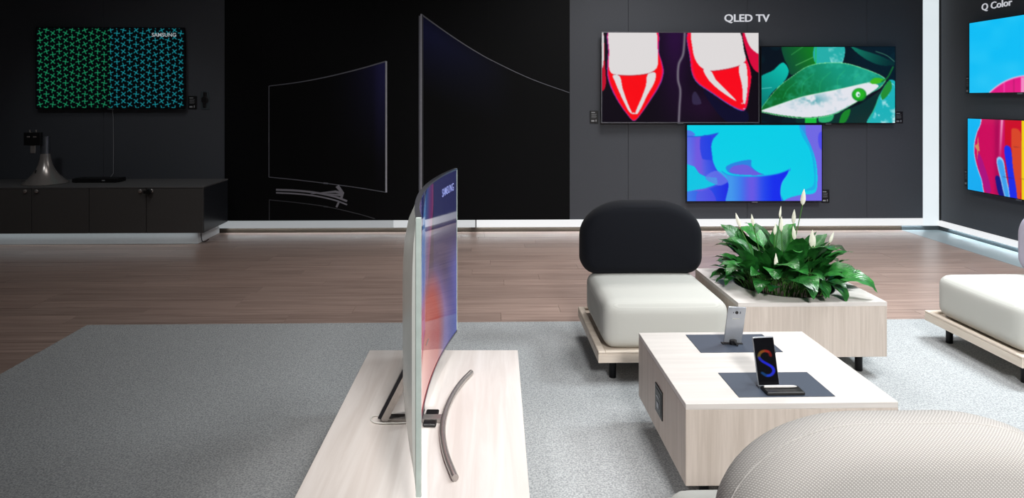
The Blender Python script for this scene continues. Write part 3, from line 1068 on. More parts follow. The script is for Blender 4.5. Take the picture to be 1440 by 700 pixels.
def info_card(frame, w, h, label, clip=False):
    t = thing('info_card', frame.translation, label, 'card', 'black information cards beside the screens')
    t.rotation_euler = frame.to_3x3().to_4x4().to_euler()
    MB().box((0, 0, 0), (w, h, 0.012), 0.002, 1).build('plate', M['black_plastic'], t)
    mb = MB()
    mb.box((w * 0.15, h * 0.82, 0.012), (w * 0.6, h * 0.88, 0.0126))
    for k in range(4):
        mb.box((w * 0.15, h * (0.70 - 0.09 * k), 0.012), (w * (0.78 - 0.06 * (k % 2)), h * (0.72 - 0.09 * k), 0.0126))
    mb.box((w * 0.15, h * 0.10, 0.012), (w * 0.52, h * 0.22, 0.0126))
    mb.box((w * 0.66, h * 0.10, 0.012), (w * 0.78, h * 0.26, 0.0126))
    tag(mb.build('printed_text', M['card_print'], t), kind='stuff')
    return t


info_card(frame_back(1.099, WY, 1.134), 0.086, 0.127, 'small black information card beside the shoe screen')
info_card(frame_back(4.322, WY, 1.129), 0.084, 0.120, 'small black information card beside the leaf screen')
info_card(frame_back(3.539, WY, 0.294), 0.084, 0.135, 'small black information card beside the vase screen')
info_card(frame_back(-3.053, WY, 1.281), 0.087, 0.132, 'small black information card beside the pinwheel screen')
info_card(frame_right(WX, 6.449, 1.433), 0.057, 0.180, 'small black information card beside the blue sky screen')
info_card(frame_right(WX, 6.469, 0.517), 0.050, 0.165, 'small black information card beside the balloon screen')

# wristband-shaped device in a clear holder beside the pinwheel screen
t = thing('wall_holder', (-2.930, WY, 1.274), 'clear wall holder with a black round-headed remote', 'holder')
t.rotation_euler = frame_back(0, 0, 0).to_3x3().to_4x4().to_euler()
MB().box((0, 0, 0), (0.094, 0.19, 0.006), 0.002, 1).build('back_plate', M['acrylic'], t)
mb = MB().box((0.028, 0.02, 0.006), (0.060, 0.085, 0.02), 0.004, 1).box((0.032, 0.11, 0.006), (0.066, 0.178, 0.02), 0.004, 1)
mb.build('strap', M['black_plastic'], t)
MB().lathe([(0.0, 0), (0.034, 0), (0.034, 0.016), (0.028, 0.021), (0.0, 0.021)], 24, (0.047, 0.102, 0.006), cap=False).build('round_head', M['black_plastic'], t, 40)

# ------------------------------------------------------------------ low cabinets on the left
CF, CB = 6.25, WY - 0.001
Z0, Z1 = 0.120, 0.545


def cabinet(x0, x1, label, lock, end=False):
    t = thing('low_cabinet', ((x0 + x1) / 2, (CF + CB) / 2, Z0), label, 'cabinet', 'low charcoal cabinets')
    ox, oy, oz = t.location
    def L(a):
        return (a[0] - ox, a[1] - oy, a[2] - oz)
    MB().box(L((x0 + 0.001, CF + 0.02, Z0)), L((x1 - 0.001, CB, Z1)), 0.001, 1).build('body', M['cab_side'], t)
    xm = (x0 + x1) / 2
    for k, (a, b) in enumerate(((x0, xm), (xm, x1))):
        d = MB().box(L((a + 0.003, CF, Z0 + 0.002)), L((b - 0.003, CF + 0.019, Z1 - 0.003)), 0.0015, 1).build('door', M['cab_front'], t)
        kx = xm + (-0.05 if k == 0 else 0.055)
        mk = Matrix.Translation(L((kx, CF, 0.521))) @ Matrix.Rotation(PI / 2, 4, 'X')
        MB().lathe([(0.006, 0), (0.006, 0.008), (0.016, 0.010), (0.017, 0.016), (0.012, 0.020)], 20, M=mk).build('knob', M['steel'], d, 40)
        if lock and k == 1:
            mk = Matrix.Translation(L((kx - 0.018, CF - 0.020, 0.514))) @ Matrix.Rotation(PI / 2, 4, 'X')
            MB().lathe([(0.026, 0), (0.027, 0.012), (0.022, 0.022)], 20, M=mk).box((-0.05, -0.018, 0.0), (-0.015, 0.012, 0.014), 0.003, 1, M=mk).build('security_tag', M['black_plastic'], d, 40)
    return t


cabinet(-5.840, -4.777, 'charcoal two-door cabinet at the far end of the low row', False)
cabinet(-4.777, -3.712, 'charcoal two-door cabinet under the flared steel stand', False)
cabinet(-3.712, -2.650, 'charcoal two-door cabinet with a black tag on its knob', True)
wt = MB().box((-5.84, CF - 0.002, Z1 + 0.0005), (-2.650, CB, 0.560), 0.001, 1).build('worktop', M['cab_top'])
tag(wt, 'long charcoal worktop over the low cabinets', 'worktop')
pl = MB().box((-5.84, 6.335, 0.001), (-2.735, CB - 0.005, Z0 - 0.0005), 0.002, 1).build('cabinet_plinth', M['white_paint'])
tag(pl, 'white plinth under the charcoal cabinets', 'plinth')

# flared steel television stand without its set
t = thing('display_stand', (-4.280, 6.50, 0.5605), 'flared brushed steel television stand with black bracket head', 'stand')
prof = [(0.19, 0.0), (0.196, 0.004), (0.185, 0.016), (0.15, 0.048), (0.115, 0.085), (0.085, 0.13), (0.064, 0.18), (0.050, 0.235), (0.043, 0.29)]
MB().lathe(prof, 48).build('flared_base', M['steel'], t, 60)
MB().lathe([(0.041, 0.29), (0.041, 0.46)], 28).build('neck', M['steel_dark'], t, 40)
mb = MB().box((-0.152, -0.085, 0.375), (0.008, -0.045, 0.500), 0.006, 2)
hd = mb.build('bracket_head', M['black_plastic'], t)
MB().box((-0.10, -0.05, 0.40), (0.0, 0.01, 0.46), 0.004, 1).build('bracket_arm', M['black_metal'], t)
for sx in (-0.105, -0.045):
    MB().box((sx - 0.014, -0.0875, 0.452), (sx + 0.014, -0.085, 0.464), 0.001, 1).build('slot', M['steel'], hd)
    MB().lathe([(0.006, 0), (0.006, 0.018), (0.009, 0.02), (0.009, 0.024)], 10, (sx, -0.065, 0.500)).build('pin', M['steel'], hd)
MB().box((-0.095, -0.075, 0.300), (-0.048, -0.065, 0.378), 0.002, 1).build('tab', M['steel'], t)
mk = Matrix.Translation((-0.032, -0.088, 0.125)) @ Matrix.Rotation(math.radians(70), 4, 'X')
MB().box((-0.007, -0.016, -0.004), (0.007, 0.016, 0.006), 0.003, 1, M=mk).build('cable_hole', M['black_plastic'], t)

t = thing('media_box', (-3.83, 6.62, 0.5605), 'flat black media box on the charcoal worktop', 'media box')
MB().box((-0.22, -0.08, 0.004), (0.22, 0.08, 0.040), 0.004, 2).build('case', M['black_plastic'], t)
for sx in (-0.19, 0.19):
    for sy in (-0.06, 0.06):
        MB().lathe([(0.012, 0), (0.012, 0.004)], 12, (sx, sy, 0)).build('foot', M['black_metal'], t)
MB().box((0.07, -0.0815, 0.018), (0.10, -0.08, 0.026)).build('front_print', M['card_print'], t)
cb = MB().tube([(-3.812, 6.815, 1.285), (-3.812, 6.832, 1.20), (-3.812, 6.838, 0.90), (-3.812, 6.835, 0.62), (-3.812, 6.78, 0.585), (-3.812, 6.70, 0.580)], 0.0028, 6).build('television_cable', M['card_print'])
tag(cb, 'thin grey cable hanging from the pinwheel television to the media box', 'cable')
cb = MB().tube(spline([(-2.7345, 6.40, 0.11), (-2.728, 6.40, 0.03), (-2.72, 6.41, 0.006), (-2.700, 6.44, 0.006), (-2.685, 6.46, 0.020)], 5), 0.004, 6).build('plinth_cable', M['black_plastic'])
tag(cb, 'short dark cable end poking out beside the white plinth', 'cable')

# ------------------------------------------------------------------ wooden boxes: pedestal, coffee table, planter
def legs(t, hx, hy, z1, inset=0.09):
    for sx in (-1, 1):
        for sy in (-1, 1):
            MB().lathe([(0.018, 0.0), (0.018, z1)], 16, (sx * (hx - inset), sy * (hy - inset), 0)).build('leg', M['black_metal'], t, 40)


FZ = 0.008    # top of the carpet


def wood_box(t, hx, hy, z0, z1, top_mat, hole=None):
    """veneered box of four sides, underside and a top panel"""
    th = 0.02
    if hole is None:
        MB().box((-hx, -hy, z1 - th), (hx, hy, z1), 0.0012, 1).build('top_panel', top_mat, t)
    else:
        r, n = hole, 48
        mb = MB()
        ring = [(r * math.cos(2 * PI * i / n), r * math.sin(2 * PI * i / n)) for i in range(n)]
        sq = []
        for cx, cy in ring:
            k = max(abs(cx) / hx, abs(cy) / hy)
            sq.append((cx / k, cy / k))
        for s in range(4):   # snap the nearest points to the corners
            tx, ty = ((hx, hy), (-hx, hy), (-hx, -hy), (hx, -hy))[s]
            j = min(range(n), key=lambda q: (sq[q][0] - tx) ** 2 + (sq[q][1] - ty) ** 2)
            sq[j] = (tx, ty)
        vs = [(x, y, z1) for x, y in ring] + [(x, y, z1) for x, y in sq] + [(x, y, z1 - th) for x, y in ring] + [(x, y, z1 - th) for x, y in sq]
        fs = []
        for i in range(n):
            j = (i + 1) % n
            fs += [(i, n + i, n + j, j), (2 * n + i, 2 * n + j, 3 * n + j, 3 * n + i), (i, j, 2 * n + j, 2 * n + i), (n + i, 3 * n + i, 3 * n + j, n + j)]
        mb.add(vs, fs)
        mb.build('top_panel', top_mat, t)
    zb = z1 - th - 0.0003
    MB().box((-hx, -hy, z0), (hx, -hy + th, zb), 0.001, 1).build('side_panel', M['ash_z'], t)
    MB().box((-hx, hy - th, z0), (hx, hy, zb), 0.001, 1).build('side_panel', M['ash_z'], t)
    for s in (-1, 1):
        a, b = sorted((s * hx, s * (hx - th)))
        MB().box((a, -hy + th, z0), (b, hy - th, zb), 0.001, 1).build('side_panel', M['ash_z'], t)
    MB().box((-hx + th, -hy + th, z0), (hx - th, hy - th, z0 + 0.012)).build('underside', M['ash_xf'], t)
    legs(t, hx, hy, z0)


ped = thing('display_table', (-0.195, 2.105, FZ), 'long low pale wood table carrying the curved television', 'table', rz=math.radians(-1.1))
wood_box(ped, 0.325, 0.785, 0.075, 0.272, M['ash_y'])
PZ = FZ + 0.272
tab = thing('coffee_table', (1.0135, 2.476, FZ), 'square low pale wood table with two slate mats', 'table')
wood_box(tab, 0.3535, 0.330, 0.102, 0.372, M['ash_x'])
TZ = FZ + 0.372
o = MB().box((-0.3575, -0.052, 0.178), (-0.3537, 0.046, 0.284), 0.0015, 2).build('power_outlet', M['black_plastic'], tab)
MB().box((-0.3590, -0.040, 0.190), (-0.3575, 0.034, 0.272), 0.001, 1).build('socket_plate', M['black_metal'], o)
MB().box((-0.3605, -0.016, 0.205), (-0.3590, 0.012, 0.226)).box((-0.3605, -0.02, 0.243), (-0.3590, 0.016, 0.250)).build('socket', M['bezel_grey'], o)
for my, nm in ((2.675, 'slate grey square mat under the silver phone'), (2.2865, 'slate grey square mat under the phone with glowing letter')):
    o = MB().box((0.852, my - 0.0985, TZ + 0.0002), (1.180, my + 0.0985, TZ + 0.002), 0.0008, 1).build('table_mat', M['mat_slate'])
    tag(o, nm, 'mat', 'slate mats on the coffee table')
MZ = TZ + 0.002

plb = thing('planter_box', (1.615, 3.535, FZ), 'pale wood planter bench with a round opening full of leaves', 'planter')
wood_box(plb, 0.370, 0.330, 0.102, 0.372, M['ash_x'], hole=0.255)
MB().lathe([(0.0, 0.30), (0.25, 0.30), (0.2545, 0.30), (0.2545, 0.3735), (0.250, 0.3735), (0.250, 0.302), (0.0, 0.302)], 48, cap=False).build('liner', M['black_plastic'], plb, 30)
mb = MB()
mb.lathe([(0.249, 0.335), (0.20, 0.345), (0.1, 0.350), (0.001, 0.352)], 40, cap=False)
mb.build('soil', M['soil'], plb, 60)

# ------------------------------------------------------------------ lounge chairs
def rounded_box(hx, hy, hz, r, n=14, bulge=0.0, flat_bottom=True):
    """closed pillow-like box, centre at origin"""
    bm = bmesh.new()
    bmesh.ops.create_cube(bm, size=2.0)
    bmesh.ops.subdivide_edges(bm, edges=list(bm.edges), cuts=n, use_grid_fill=True)
    for v in bm.verts:
        p = v.co.copy()
        # crowd the grid towards the edges
        q = Vector([math.copysign(1 - (1 - abs(c)) ** 1.6, c) for c in p])
        s = Vector((q.x * hx, q.y * hy, q.z * hz))
        inner = Vector((max(-hx + r, min(hx - r, s.x)), max(-hy + r, min(hy - r, s.y)), max(-hz + r, min(hz - r, s.z))))
        d = s - inner
        if d.length > 1e-6:
            s = inner + d.normalized() * r
        if bulge:
            if p.z > 0.99:
                s.z += bulge * (1 - q.x ** 2) * (1 - q.y ** 2)
            elif abs(p.x) > 0.99:
                s.x += math.copysign(bulge * 0.6 * (1 - q.z ** 2) * (1 - q.y ** 2), p.x)
            elif abs(p.y) > 0.99:
                s.y += math.copysign(bulge * 0.6 * (1 - q.z ** 2) * (1 - q.x ** 2), p.y)
        v.co = s
    vs = [tuple(v.co) for v in bm.verts]
    bm.verts.index_update()
    fs = [tuple(v.index for v in f.verts) for f in bm.faces]
    bm.free()
    return vs, fs


def back_outline(hw, h, rt, rb, inset, n=14):
    """rounded outline (x, z) seen from the front, z from 0 to h"""
    pts = []
    w, zb, zt = hw - inset, inset, h - inset
    rx, rt, rb = max(rt * 1.32 - inset, 0.02), max(rt - inset, 0.015), max(rb - inset, 0.015)
    rx = min(rx, w - 0.01)
    for cx, cz, r, rz, a0 in ((w - rx, zt - rt, rx, rt, 0), (-w + rx, zt - rt, rx, rt, PI / 2), (-w + rb, zb + rb, rb, rb, PI), (w - rb, zb + rb, rb, rb, 1.5 * PI)):
        for i in range(n + 1):
            a = a0 + (PI / 2) * i / n
            pts.append((cx + r * math.cos(a), cz + rz * math.sin(a)))
    return pts


def backrest_mesh(hw, h, thick, rt, rb, rr):
    rings = []
    K = 9
    for k in range(K + 1):
        a = -PI / 2 + PI * k / K
        rings.append((math.sin(a), rr * (1 - math.cos(a))))
    # caps shrink to the centre with a slight crown
    pre = [(-1.0, rr + 0.06, 0.006), (-1.0, rr + 0.13, 0.010)]
    vs, fs = [], []
    seq = []
    for y, ins, cr in reversed(pre):
        seq.append((-thick / 2 - cr, ins))
    for s, ins in rings:
        seq.append((s * thick / 2, ins))
    for y, ins, cr in pre:
        seq.append((thick / 2 + cr, ins))
    n = None
    for y, ins in seq:
        ol = back_outline(hw, h, rt, rb, ins)
        n = len(ol)
        vs += [(x, y, z) for x, z in ol]
    m = len(seq)
    for k in range(m - 1):
        for i in range(n):
            j = (i + 1) % n
            fs.append((k * n + i, k * n + j, (k + 1) * n + j, (k + 1) * n + i))
    fs.append(tuple(range(n))[::-1])
    fs.append(tuple((m - 1) * n + i for i in range(n)))
    return vs, fs


def lounge_chair(loc, rz, label, back_mat, back_y=0.255, hw=0.350, seam=False):
    t = thing('lounge_chair', loc, label, 'chair', 'low lounge chairs', rz)
    H = 0.345
    mb = MB().box((-H, -H, 0.102), (H, H, 0.145), 0.002, 1)
    w = 0.034
    for a, b in (((-H, -H), (-H + w, H)), ((H - w, -H), (H, H)), ((-H + w, -H), (H - w, -H + 0.026)), ((-H + w, H - 0.026), (H - w, H))):
        mb.box((a[0], a[1], 0.1455), (b[0], b[1], 0.158), 0.003, 1)
    mb.build('platform', M['ash_xf'], t)
    vs, fs = rounded_box(0.308, 0.308, 0.118, 0.058, 14, 0.007)
    MB().add([(x, y - 0.004, z + 0.265) for x, y, z in vs], fs).build('seat_cushion', M['fab_white'], t, 80)
    vs, fs = backrest_mesh(hw, 0.418, 0.17, 0.200, 0.100, 0.062)
    b = MB().add([(x, y + back_y, z + 0.377) for x, y, z in vs], fs).build('backrest', back_mat, t, 80)
    if seam:
        for yy in (0.8,):
            ol = back_outline(hw, 0.418, 0.200, 0.100, 0.0025)
            MB().tube([(x, back_y + yy * 0.024, z + 0.377) for x, z in ol], 0.0017, 6, closed=True).build('piping', M['piping'], b, 80)
    legs(t, H, H, 0.103, 0.085)
    return t


lounge_chair((0.892, 3.500, FZ), 0, 'lounge chair with white seat and navy backrest beside the planter', M['fab_navy'])
lounge_chair((2.880, 3.395, FZ), -PI / 2, 'lounge chair with white seat and lilac backrest facing the tables', M['fab_lilac'])
lounge_chair((0.765, 1.385, FZ), PI, 'lounge chair with white woven mesh backrest in front of the coffee table', M['fab_mesh'], back_y=0.205, hw=0.345, seam=True)

# ------------------------------------------------------------------ phones on the coffee table
def phone_body(mb, w, h, d, mat=0):
    mb.box((-w / 2, -d / 2, 0), (w / 2, d / 2, h), 0.0032, 3, mat)


# phone with its screen to the camera, on a tray with a pen
px, py = 0.985, 2.262
t = thing('smartphone', (px, py, MZ + 0.004), 'upright black phone with a glowing coloured letter S on its screen', 'phone', 'phones on the coffee table')
t.rotation_euler = (math.radians(-15), math.radians(-1.5), math.radians(0))
mb = MB()
phone_body(mb, 0.075, 0.162, 0.0085)
mb.build('body', M['phone_silver'], t, 40)
MB().box((-0.0355, -0.0050, 0.004), (0.0355, -0.0042, 0.158), 0.0003, 1).build('screen', M['black_plastic'], t)


def s_canvas():
    c = Canvas(84, 180, 0.0, -0.40, 0.60, 1.24, (3, 3, 5))
    P = spline([(0.46, 0.24), (0.42, 0.11), (0.29, 0.06), (0.16, 0.12), (0.10, 0.26), (0.17, 0.40), (0.32, 0.52), (0.46, 0.64), (0.49, 0.78), (0.40, 0.90), (0.26, 0.92), (0.13, 0.82)], 5)
    cols = [(110, 22, 18), (150, 36, 22), (130, 70, 22), (96, 80, 34), (34, 40, 160), (26, 34, 205), (28, 38, 215), (32, 42, 205), (36, 44, 200), (26, 60, 190), (14, 60, 110)]
    for i in range(len(P) - 1):
        c.stroke([P[i], P[i + 1]], 0.10, cols[min(i * len(cols) // len(P), len(cols) - 1)])
    return c


picture_object('screen_letter', s_canvas(), lambda u, v: (-0.035 + 0.070 * u, np.full_like(u, -0.0054), 0.1575 - 0.153 * v), M['screen'], t)
MB().box((0.0375, -0.002, 0.105), (0.0395, 0.002, 0.120), 0.0006, 1).build('side_key', M['steel_dark'], t)
t = thing('phone_tray', (px, py, MZ), 'small black tray with a silver pen in front of the upright phone', 'stand')
MB().box((-0.034, -0.068, 0.0), (0.096, -0.012, 0.011), 0.004, 2).build('base', M['black_plastic'], t)
MB().box((-0.040, -0.012, 0.0), (0.040, 0.012, 0.0035), 0.001, 1).box((-0.040, -0.0125, 0.0035), (0.040, -0.0085, 0.008), 0.001, 1).build('lip', M['steel_dark'], t)
MB().box((-0.012, 0.024, 0.0), (0.012, 0.050, 0.006), 0.002, 1).tube([(0, 0.036, 0.004), (0, 0.044, 0.05), (0, 0.040, 0.09)], 0.005, 8).build('back_support', M['black_plastic'], t)
pen = MB().tube([(-0.030, -0.032, 0.0155), (0.055, -0.032, 0.0155), (0.074, -0.032, 0.0155), (0.083, -0.032, 0.0155)], [0.0042, 0.0042, 0.0036, 0.0012], 10).build('stylus', M['pen_white'])
pen.parent = None
pen.location = (px, py, MZ)
tag(pen, 'silver stylus pen lying on the small black tray', 'pen')

# phone with its silver back to the camera
px, py = 1.012, 2.668
t = thing('smartphone', (px, py, MZ + 0.004), 'upright silver phone turned with its back camera showing', 'phone', 'phones on the coffee table')
t.rotation_euler = (math.radians(12), math.radians(3), math.radians(-2))
mb = MB()
phone_body(mb, 0.073, 0.160, 0.008)
mb.build('body', M['phone_silver'], t, 40)
mk = Matrix.Translation((0.0, -0.0040, 0.137)) @ Matrix.Rotation(PI / 2, 4, 'X')
MB().lathe([(0.0065, 0), (0.0065, 0.001), (0.004, 0.0012)], 20, M=mk).build('camera_lens', M['black_plastic'], t)
MB().box((-0.0145, -0.0045, 0.1335), (-0.0115, -0.004, 0.1385)).build('flash', M['black_plastic'], t)
MB().box((0.0115, -0.0045, 0.132), (0.0165, -0.004, 0.142)).build('sensor', M['steel_dark'], t)
text_mesh('lettering', 'SAMSUNG', 0.028, 0.0042, M['spathe'], t, Matrix(((1, 0, 0, -0.014), (0, 0, -1, -0.0041), (0, 1, 0, 0.108), (0, 0, 0, 1))), 0.0003)
t = thing('phone_holder', (px, py, MZ), 'black holder gripping the foot of the silver phone', 'stand')
MB().box((-0.044, -0.012, 0.0), (0.040, 0.012, 0.0035), 0.001, 1).build('base', M['black_plastic'], t)
MB().tube([(-0.002, -0.02, 0.018), (0.004, -0.026, 0.012), (0.012, -0.03, 0.004)], 0.005, 8).box((-0.015, -0.022, 0.010), (0.010, -0.0105, 0.022), 0.002, 1).box((-0.013, -0.019, 0.0), (0.013, -0.010, 0.012), 0.002, 1).build('clamp', M['black_plastic'], t)

# ------------------------------------------------------------------ curved television on the pedestal
TW, TH, SAG = 1.178, 0.705, 0.056
ctv = thing('curved_television', (-0.140, 2.255, PZ), 'curved television standing edge-on on the pale wood table', 'television')
ctv.rotation_euler = (0, 0, math.radians(-2.0))
CZ0 = 0.097


def bow(s):
    """x of the panel front at s in -1..1 along its width (local y)"""
    return -SAG * (1 - s * s)


NS = 48
S_ = [-1 + 2 * i / NS for i in range(NS + 1)]
# thin front panel frame (bezel)
def swept(prof_fn, closed_ends=True):
    vs, fs = [], []
    n = None
    for s in S_:
        pr = prof_fn(s)
        n = len(pr)
        vs += [(x, s * TW / 2, z) for x, z in pr]
    for i in range(NS):
        for q in range(n):
            w = (q + 1) % n
            fs.append((i * n + q, (i + 1) * n + q, (i + 1) * n + w, i * n + w))
    fs.append(tuple(range(n)))
    fs.append(tuple(NS * n + q for q in range(n))[::-1])
    return vs, fs


vs, fs = swept(lambda s: [(bow(s) - 0.0035, CZ0 + 0.004), (bow(s) - 0.0035, CZ0 + TH - 0.004), (bow(s) - 0.011, CZ0 + TH - 0.004), (bow(s) - 0.011, CZ0 + 0.004)])
MB().add(vs, fs).build('panel', M['glass_edge'], ctv, 40)
for z0, z1 in ((CZ0, CZ0 + 0.007), (CZ0 + TH - 0.007, CZ0 + TH)):
    vs, fs = swept(lambda s: [(bow(s) + 0.001, z0), (bow(s) + 0.001, z1), (bow(s) - 0.013, z1), (bow(s) - 0.013, z0)])
    MB().add(vs, fs).build('bezel_rail', M['bezel_grey'], ctv, 40)
for sg in (-1, 1):
    a, b = sorted((sg * TW / 2, sg * (TW / 2 + 0.006)))
    MB().box((-0.013, a, CZ0), (0.001, b, CZ0 + TH), 0.001, 1).build('side_bezel', M['glass_edge'], ctv)


def back_prof(s):
    e = (1 - abs(s) ** 2.6)
    d = 0.010 + 0.034 * e
    zlo, zhi = CZ0 + 0.012, CZ0 + TH - 0.012
    x0 = bow(s) - 0.0125
    pts = []
    for k in range(13):
        a = k / 12
        z = zlo + (zhi - zlo) * a
        p = (1 - abs(2 * a - 1) ** 5)
        pts.append((x0 - 0.001 - d * p, z))
    return [(x0, zhi)] + pts[::-1][0:13] + [(x0, zlo)]


vs, fs = swept(back_prof)
MB().add(vs, fs).build('back_cover', M['tv_back'], ctv, 50)
picture_object('screen', pic_curved(), lambda u, v: (-SAG * (1 - (2 * u - 1) ** 2) - 0.0015, (2 * u - 1) * (TW / 2 - 0.002), CZ0 + TH - 0.006 - v * (TH - 0.012)), M['screen_gloss'], ctv)
# lettering on the upper far corner of the screen, following the bow
lt = text_mesh('lettering', 'SAMSUNG', 0.20, 0.032, glow('letter_blue', (120, 136, 226), 0.75), ctv, Matrix.Identity(4), 0.0004)
for v in lt.data.vertices:
    yy = 0.335 + v.co.x
    s = yy / (TW / 2)
    v.co = (bow(s) - 0.0004 + v.co.z, yy, CZ0 + TH - 0.088 + v.co.y)
# stand: bowed front foot, neck, bracket and inclined rear leg
foot = spline([(0.073, 0.374, 0.011), (0.047, 0.30, 0.011), (0.022, 0.20, 0.011), (0.005, 0.08, 0.011), (0.001, -0.02, 0.011), (0.008, -0.12, 0.011), (0.030, -0.235, 0.011), (0.063, -0.345, 0.011), (0.068, -0.358, 0.011)], 5)
MB().tube(foot, 0.0105, 12).build('front_foot', M['steel'], ctv, 50)
MB().box((-0.21, -0.018, 0.001), (0.004, 0.016, 0.016), 0.003, 2).build('neck_bar', M['steel'], ctv)
MB().box((-0.066, -0.050, 0.001), (-0.022, 0.060, 0.012), 0.003, 1).box((-0.100, -0.035, 0.012), (-0.070, 0.045, 0.110), 0.004, 1).build('bracket', M['black_plastic'], ctv)
# inclined leg: a flat bar from the rear toe up to the back cover
a, b = Vector((-0.222, 0.0, 0.0175)), Vector((-0.085, 0.0, 0.285))
d = (b - a).normalized()
nrm = Vector((-d.z, 0, d.x))
vs = []
for p, w in ((a, 0.022), (b, 0.030)):
    for sx, sy in ((0.0, -1), (0.0, 1), (-0.034, 1), (-0.034, -1)):
        q = p + nrm * (-sx) * -1 + Vector((0, sy * w, 0))
        vs.append(tuple(q))
MB().add(vs, [(0, 1, 2, 3), (7, 6, 5, 4), (0, 4, 5, 1), (1, 5, 6, 2), (2, 6, 7, 3), (3, 7, 4, 0)]).build('rear_leg', M['steel'], ctv)
vs = []
for p, w in ((a, 0.0225), (b, 0.0305)):
    for sx, sy in ((0.0, -1), (0.0, 1), (-0.011, 1), (-0.011, -1)):
        vs.append(tuple(p + nrm * (0.0008 if sx == 0 else sx) + Vector((0, sy * w, 0))))
MB().add(vs, [(0, 1, 2, 3), (7, 6, 5, 4), (0, 4, 5, 1), (1, 5, 6, 2), (2, 6, 7, 3), (3, 7, 4, 0)]).build('leg_spine', M['bezel_dark'], ctv)
cb = MB().tube(spline([(-0.10, -0.02, 0.004), (-0.17, -0.028, 0.004), (-0.23, -0.024, 0.004), (-0.252, 0.002, 0.004), (-0.245, 0.022, 0.004), (-0.225, 0.028, 0.004)], 6), 0.0028, 6).build('power_cable', M['white_wire'])
cb.location = ctv.location
cb.rotation_euler = ctv.rotation_euler
tag(cb, 'white cable looped around the rear foot of the curved television', 'cable')

# ------------------------------------------------------------------ peace lily in the planter
def leaf_mesh(name, stalk_len, lean0, lean1, blade, width, droop, fold):
    """stalk rising from the origin and leaning to +X, then an arched blade folded along its midrib"""
    mb = MB()
    p = Vector((0, 0, 0))
    pts = [p.copy()]
    n = 6
    ang = lean0
    for i in range(n):
        ang = lean0 + (lean1 - lean0) * (i + 1) / n
        p = p + Vector((math.sin(ang), 0, math.cos(ang))) * stalk_len / n
        pts.append(p.copy())
    mb.tube(pts, [0.0040 - 0.0016 * i / n for i in range(n + 1)], 5, mat=1)
    rows = 9
    vs, fs = [], []
    for i in range(rows + 1):
        t = i / rows
        w = width / 2 * (math.sin(PI * min(1, t ** 0.72)) ** 0.8 if 0 < t < 1 else 0.0) * (1.0 - 0.25 * t)
        w = max(w, 0.0008)
        a = ang + droop * t
        nx, nz = -math.cos(a), math.sin(a)     # blade upper normal
        wv = 0.004 * math.sin(i * 2.1)
        for k, sx in enumerate((-1, -0.5, 0, 0.5, 1)):
            lift = abs(sx) * w * fold + (wv if abs(sx) == 1 else 0)
            vs.append((p.x + nx * lift, sx * w, p.z + nz * lift))
        p = p + Vector((math.sin(a), 0, math.cos(a))) * blade / rows
    for i in range(rows):
        for k in range(4):
            q = i * 5 + k
            fs.append((q, q + 1, q + 6, q + 5))
    mb.add(vs, fs, 0)
    return mb.mesh(name, [M['leaf'], M['stalk']], 80)


lily = thing('peace_lily', (1.600, 3.520, FZ + 0.345), 'bushy green peace lily with white flowers growing in the planter', 'plant')
inner = [leaf_mesh('leaf', 0.15 + 0.03 * k, 0.05, 0.25 + 0.10 * k, 0.19 + 0.012 * k, 0.112 + 0.008 * k, 0.5 + 0.25 * k, 0.22) for k in range(4)]
middle = [leaf_mesh('leaf', 0.13 + 0.02 * k, 0.15, 0.50 + 0.1 * k, 0.19 + 0.012 * k, 0.116 + 0.008 * k, 0.7 + 0.28 * k, 0.20) for k in range(4)]
outer = [leaf_mesh('leaf', 0.09 + 0.018 * k, 0.30, 0.80 + 0.1 * k, 0.17 + 0.012 * k, 0.106 + 0.008 * k, 0.9 + 0.32 * k, 0.18) for k in range(4)]
rnd = random.Random(11)
golden = 2.39996
idx = 0
for kind, count, r0, r1, zs in ((inner, 36, 0.0, 0.16, 1.0), (middle, 52, 0.06, 0.19, 1.0), (outer, 48, 0.12, 0.21, 1.0)):
    for i in range(count):
        idx += 1
        a = idx * golden + rnd.uniform(-0.3, 0.3)
        r = r0 + (r1 - r0) * math.sqrt((i + 0.5) / count)
        o = link('leaf', kind[rnd.randrange(4)], lily)
        o.location = (r * math.cos(a), r * math.sin(a) * 0.9, 0.0)
        o.rotation_euler = (rnd.uniform(-0.35, 0.35), rnd.uniform(-0.20, 0.12), a + rnd.uniform(-0.6, 0.6))
        s = rnd.uniform(0.70, 1.02)
        reach = max(v.co.x for v in o.data.vertices)
        lim = (0.342 + o.location.x) / max(1e-3, -reach * math.cos(o.rotation_euler.z)) if math.cos(o.rotation_euler.z) < 0 else 9
        s = min(s, max(lim, 0.45))      # leaves end at the neighbouring chair
        o.scale = (s, s, s)


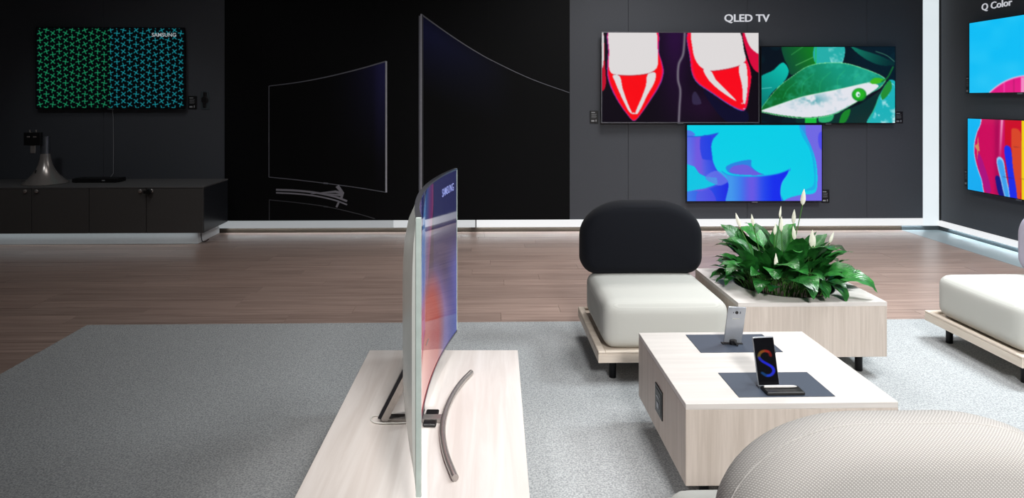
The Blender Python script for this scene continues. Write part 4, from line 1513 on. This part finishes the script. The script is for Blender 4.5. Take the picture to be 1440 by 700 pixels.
def spathe_mesh(name, L, w):
    mb = MB()
    vs, fs = [], []
    rows = 8
    for i in range(rows + 1):
        t = i / rows
        ww = max(w * math.sin(PI * t ** 0.7) ** 0.9 if 0 < t < 1 else 0.0006, 0.0006)
        for k in range(5):
            a = (k - 2) / 2 * 1.25
            vs.append((ww * math.sin(a), 0.6 * ww * (1 - math.cos(a)) - 0.25 * ww, L * t))
    for i in range(rows):
        for k in range(4):
            q = i * 5 + k
            fs.append((q, q + 1, q + 6, q + 5))
    mb.add(vs, fs, 0)
    mb.tube([(0, 0.0, 0.0), (0, 0.006, L * 0.25), (0, 0.004, L * 0.5)], [0.002, 0.0035, 0.002], 6, mat=1)
    return mb.mesh(name, [M['spathe'], M['spadix']], 80)


sp = [spathe_mesh('spathe', 0.080, 0.011), spathe_mesh('spathe', 0.092, 0.014), spathe_mesh('spathe', 0.066, 0.009)]
# base (x, y), tip offset and height above the soil of each flower
flowers = [(-0.20, -0.02, -0.07, 0.385, 0), (-0.14, 0.02, -0.03, 0.385, 2), (-0.09, -0.05, 0.015, 0.350, 2), (-0.04, 0.03, 0.04, 0.425, 2), (-0.02, -0.06, -0.01, 0.370, 0), (0.07, 0.02, 0.02, 0.395, 0),
           (0.12, 0.05, 0.045, 0.490, 1), (0.06, -0.10, -0.02, 0.330, 0), (0.12, -0.12, 0.01, 0.300, 1), (0.14, -0.10, 0.02, 0.295, 2), (0.22, 0.02, 0.10, 0.290, 2), (-0.10, -0.17, -0.02, 0.200, 0), (-0.03, -0.15, 0.03, 0.180, 2)]
for bx, by, dx, hgt, k in flowers:
    hgt -= 0.045
    top = Vector((bx * 0.8 + dx, by, hgt))
    st = MB().tube(spline([(bx * 0.6, by * 0.7, 0.0), (bx * 0.7 + dx * 0.2, by * 0.9, hgt * 0.5), tuple(top)], 4), 0.0026, 6).build('flower_stalk', M['stalk'], lily, 60)
    o = link('spathe', sp[k], st)
    o.location = top
    o.rotation_euler = (random.uniform(-0.15, 0.1), dx * 3.5 + random.uniform(-0.1, 0.1), random.uniform(-0.5, 0.5))
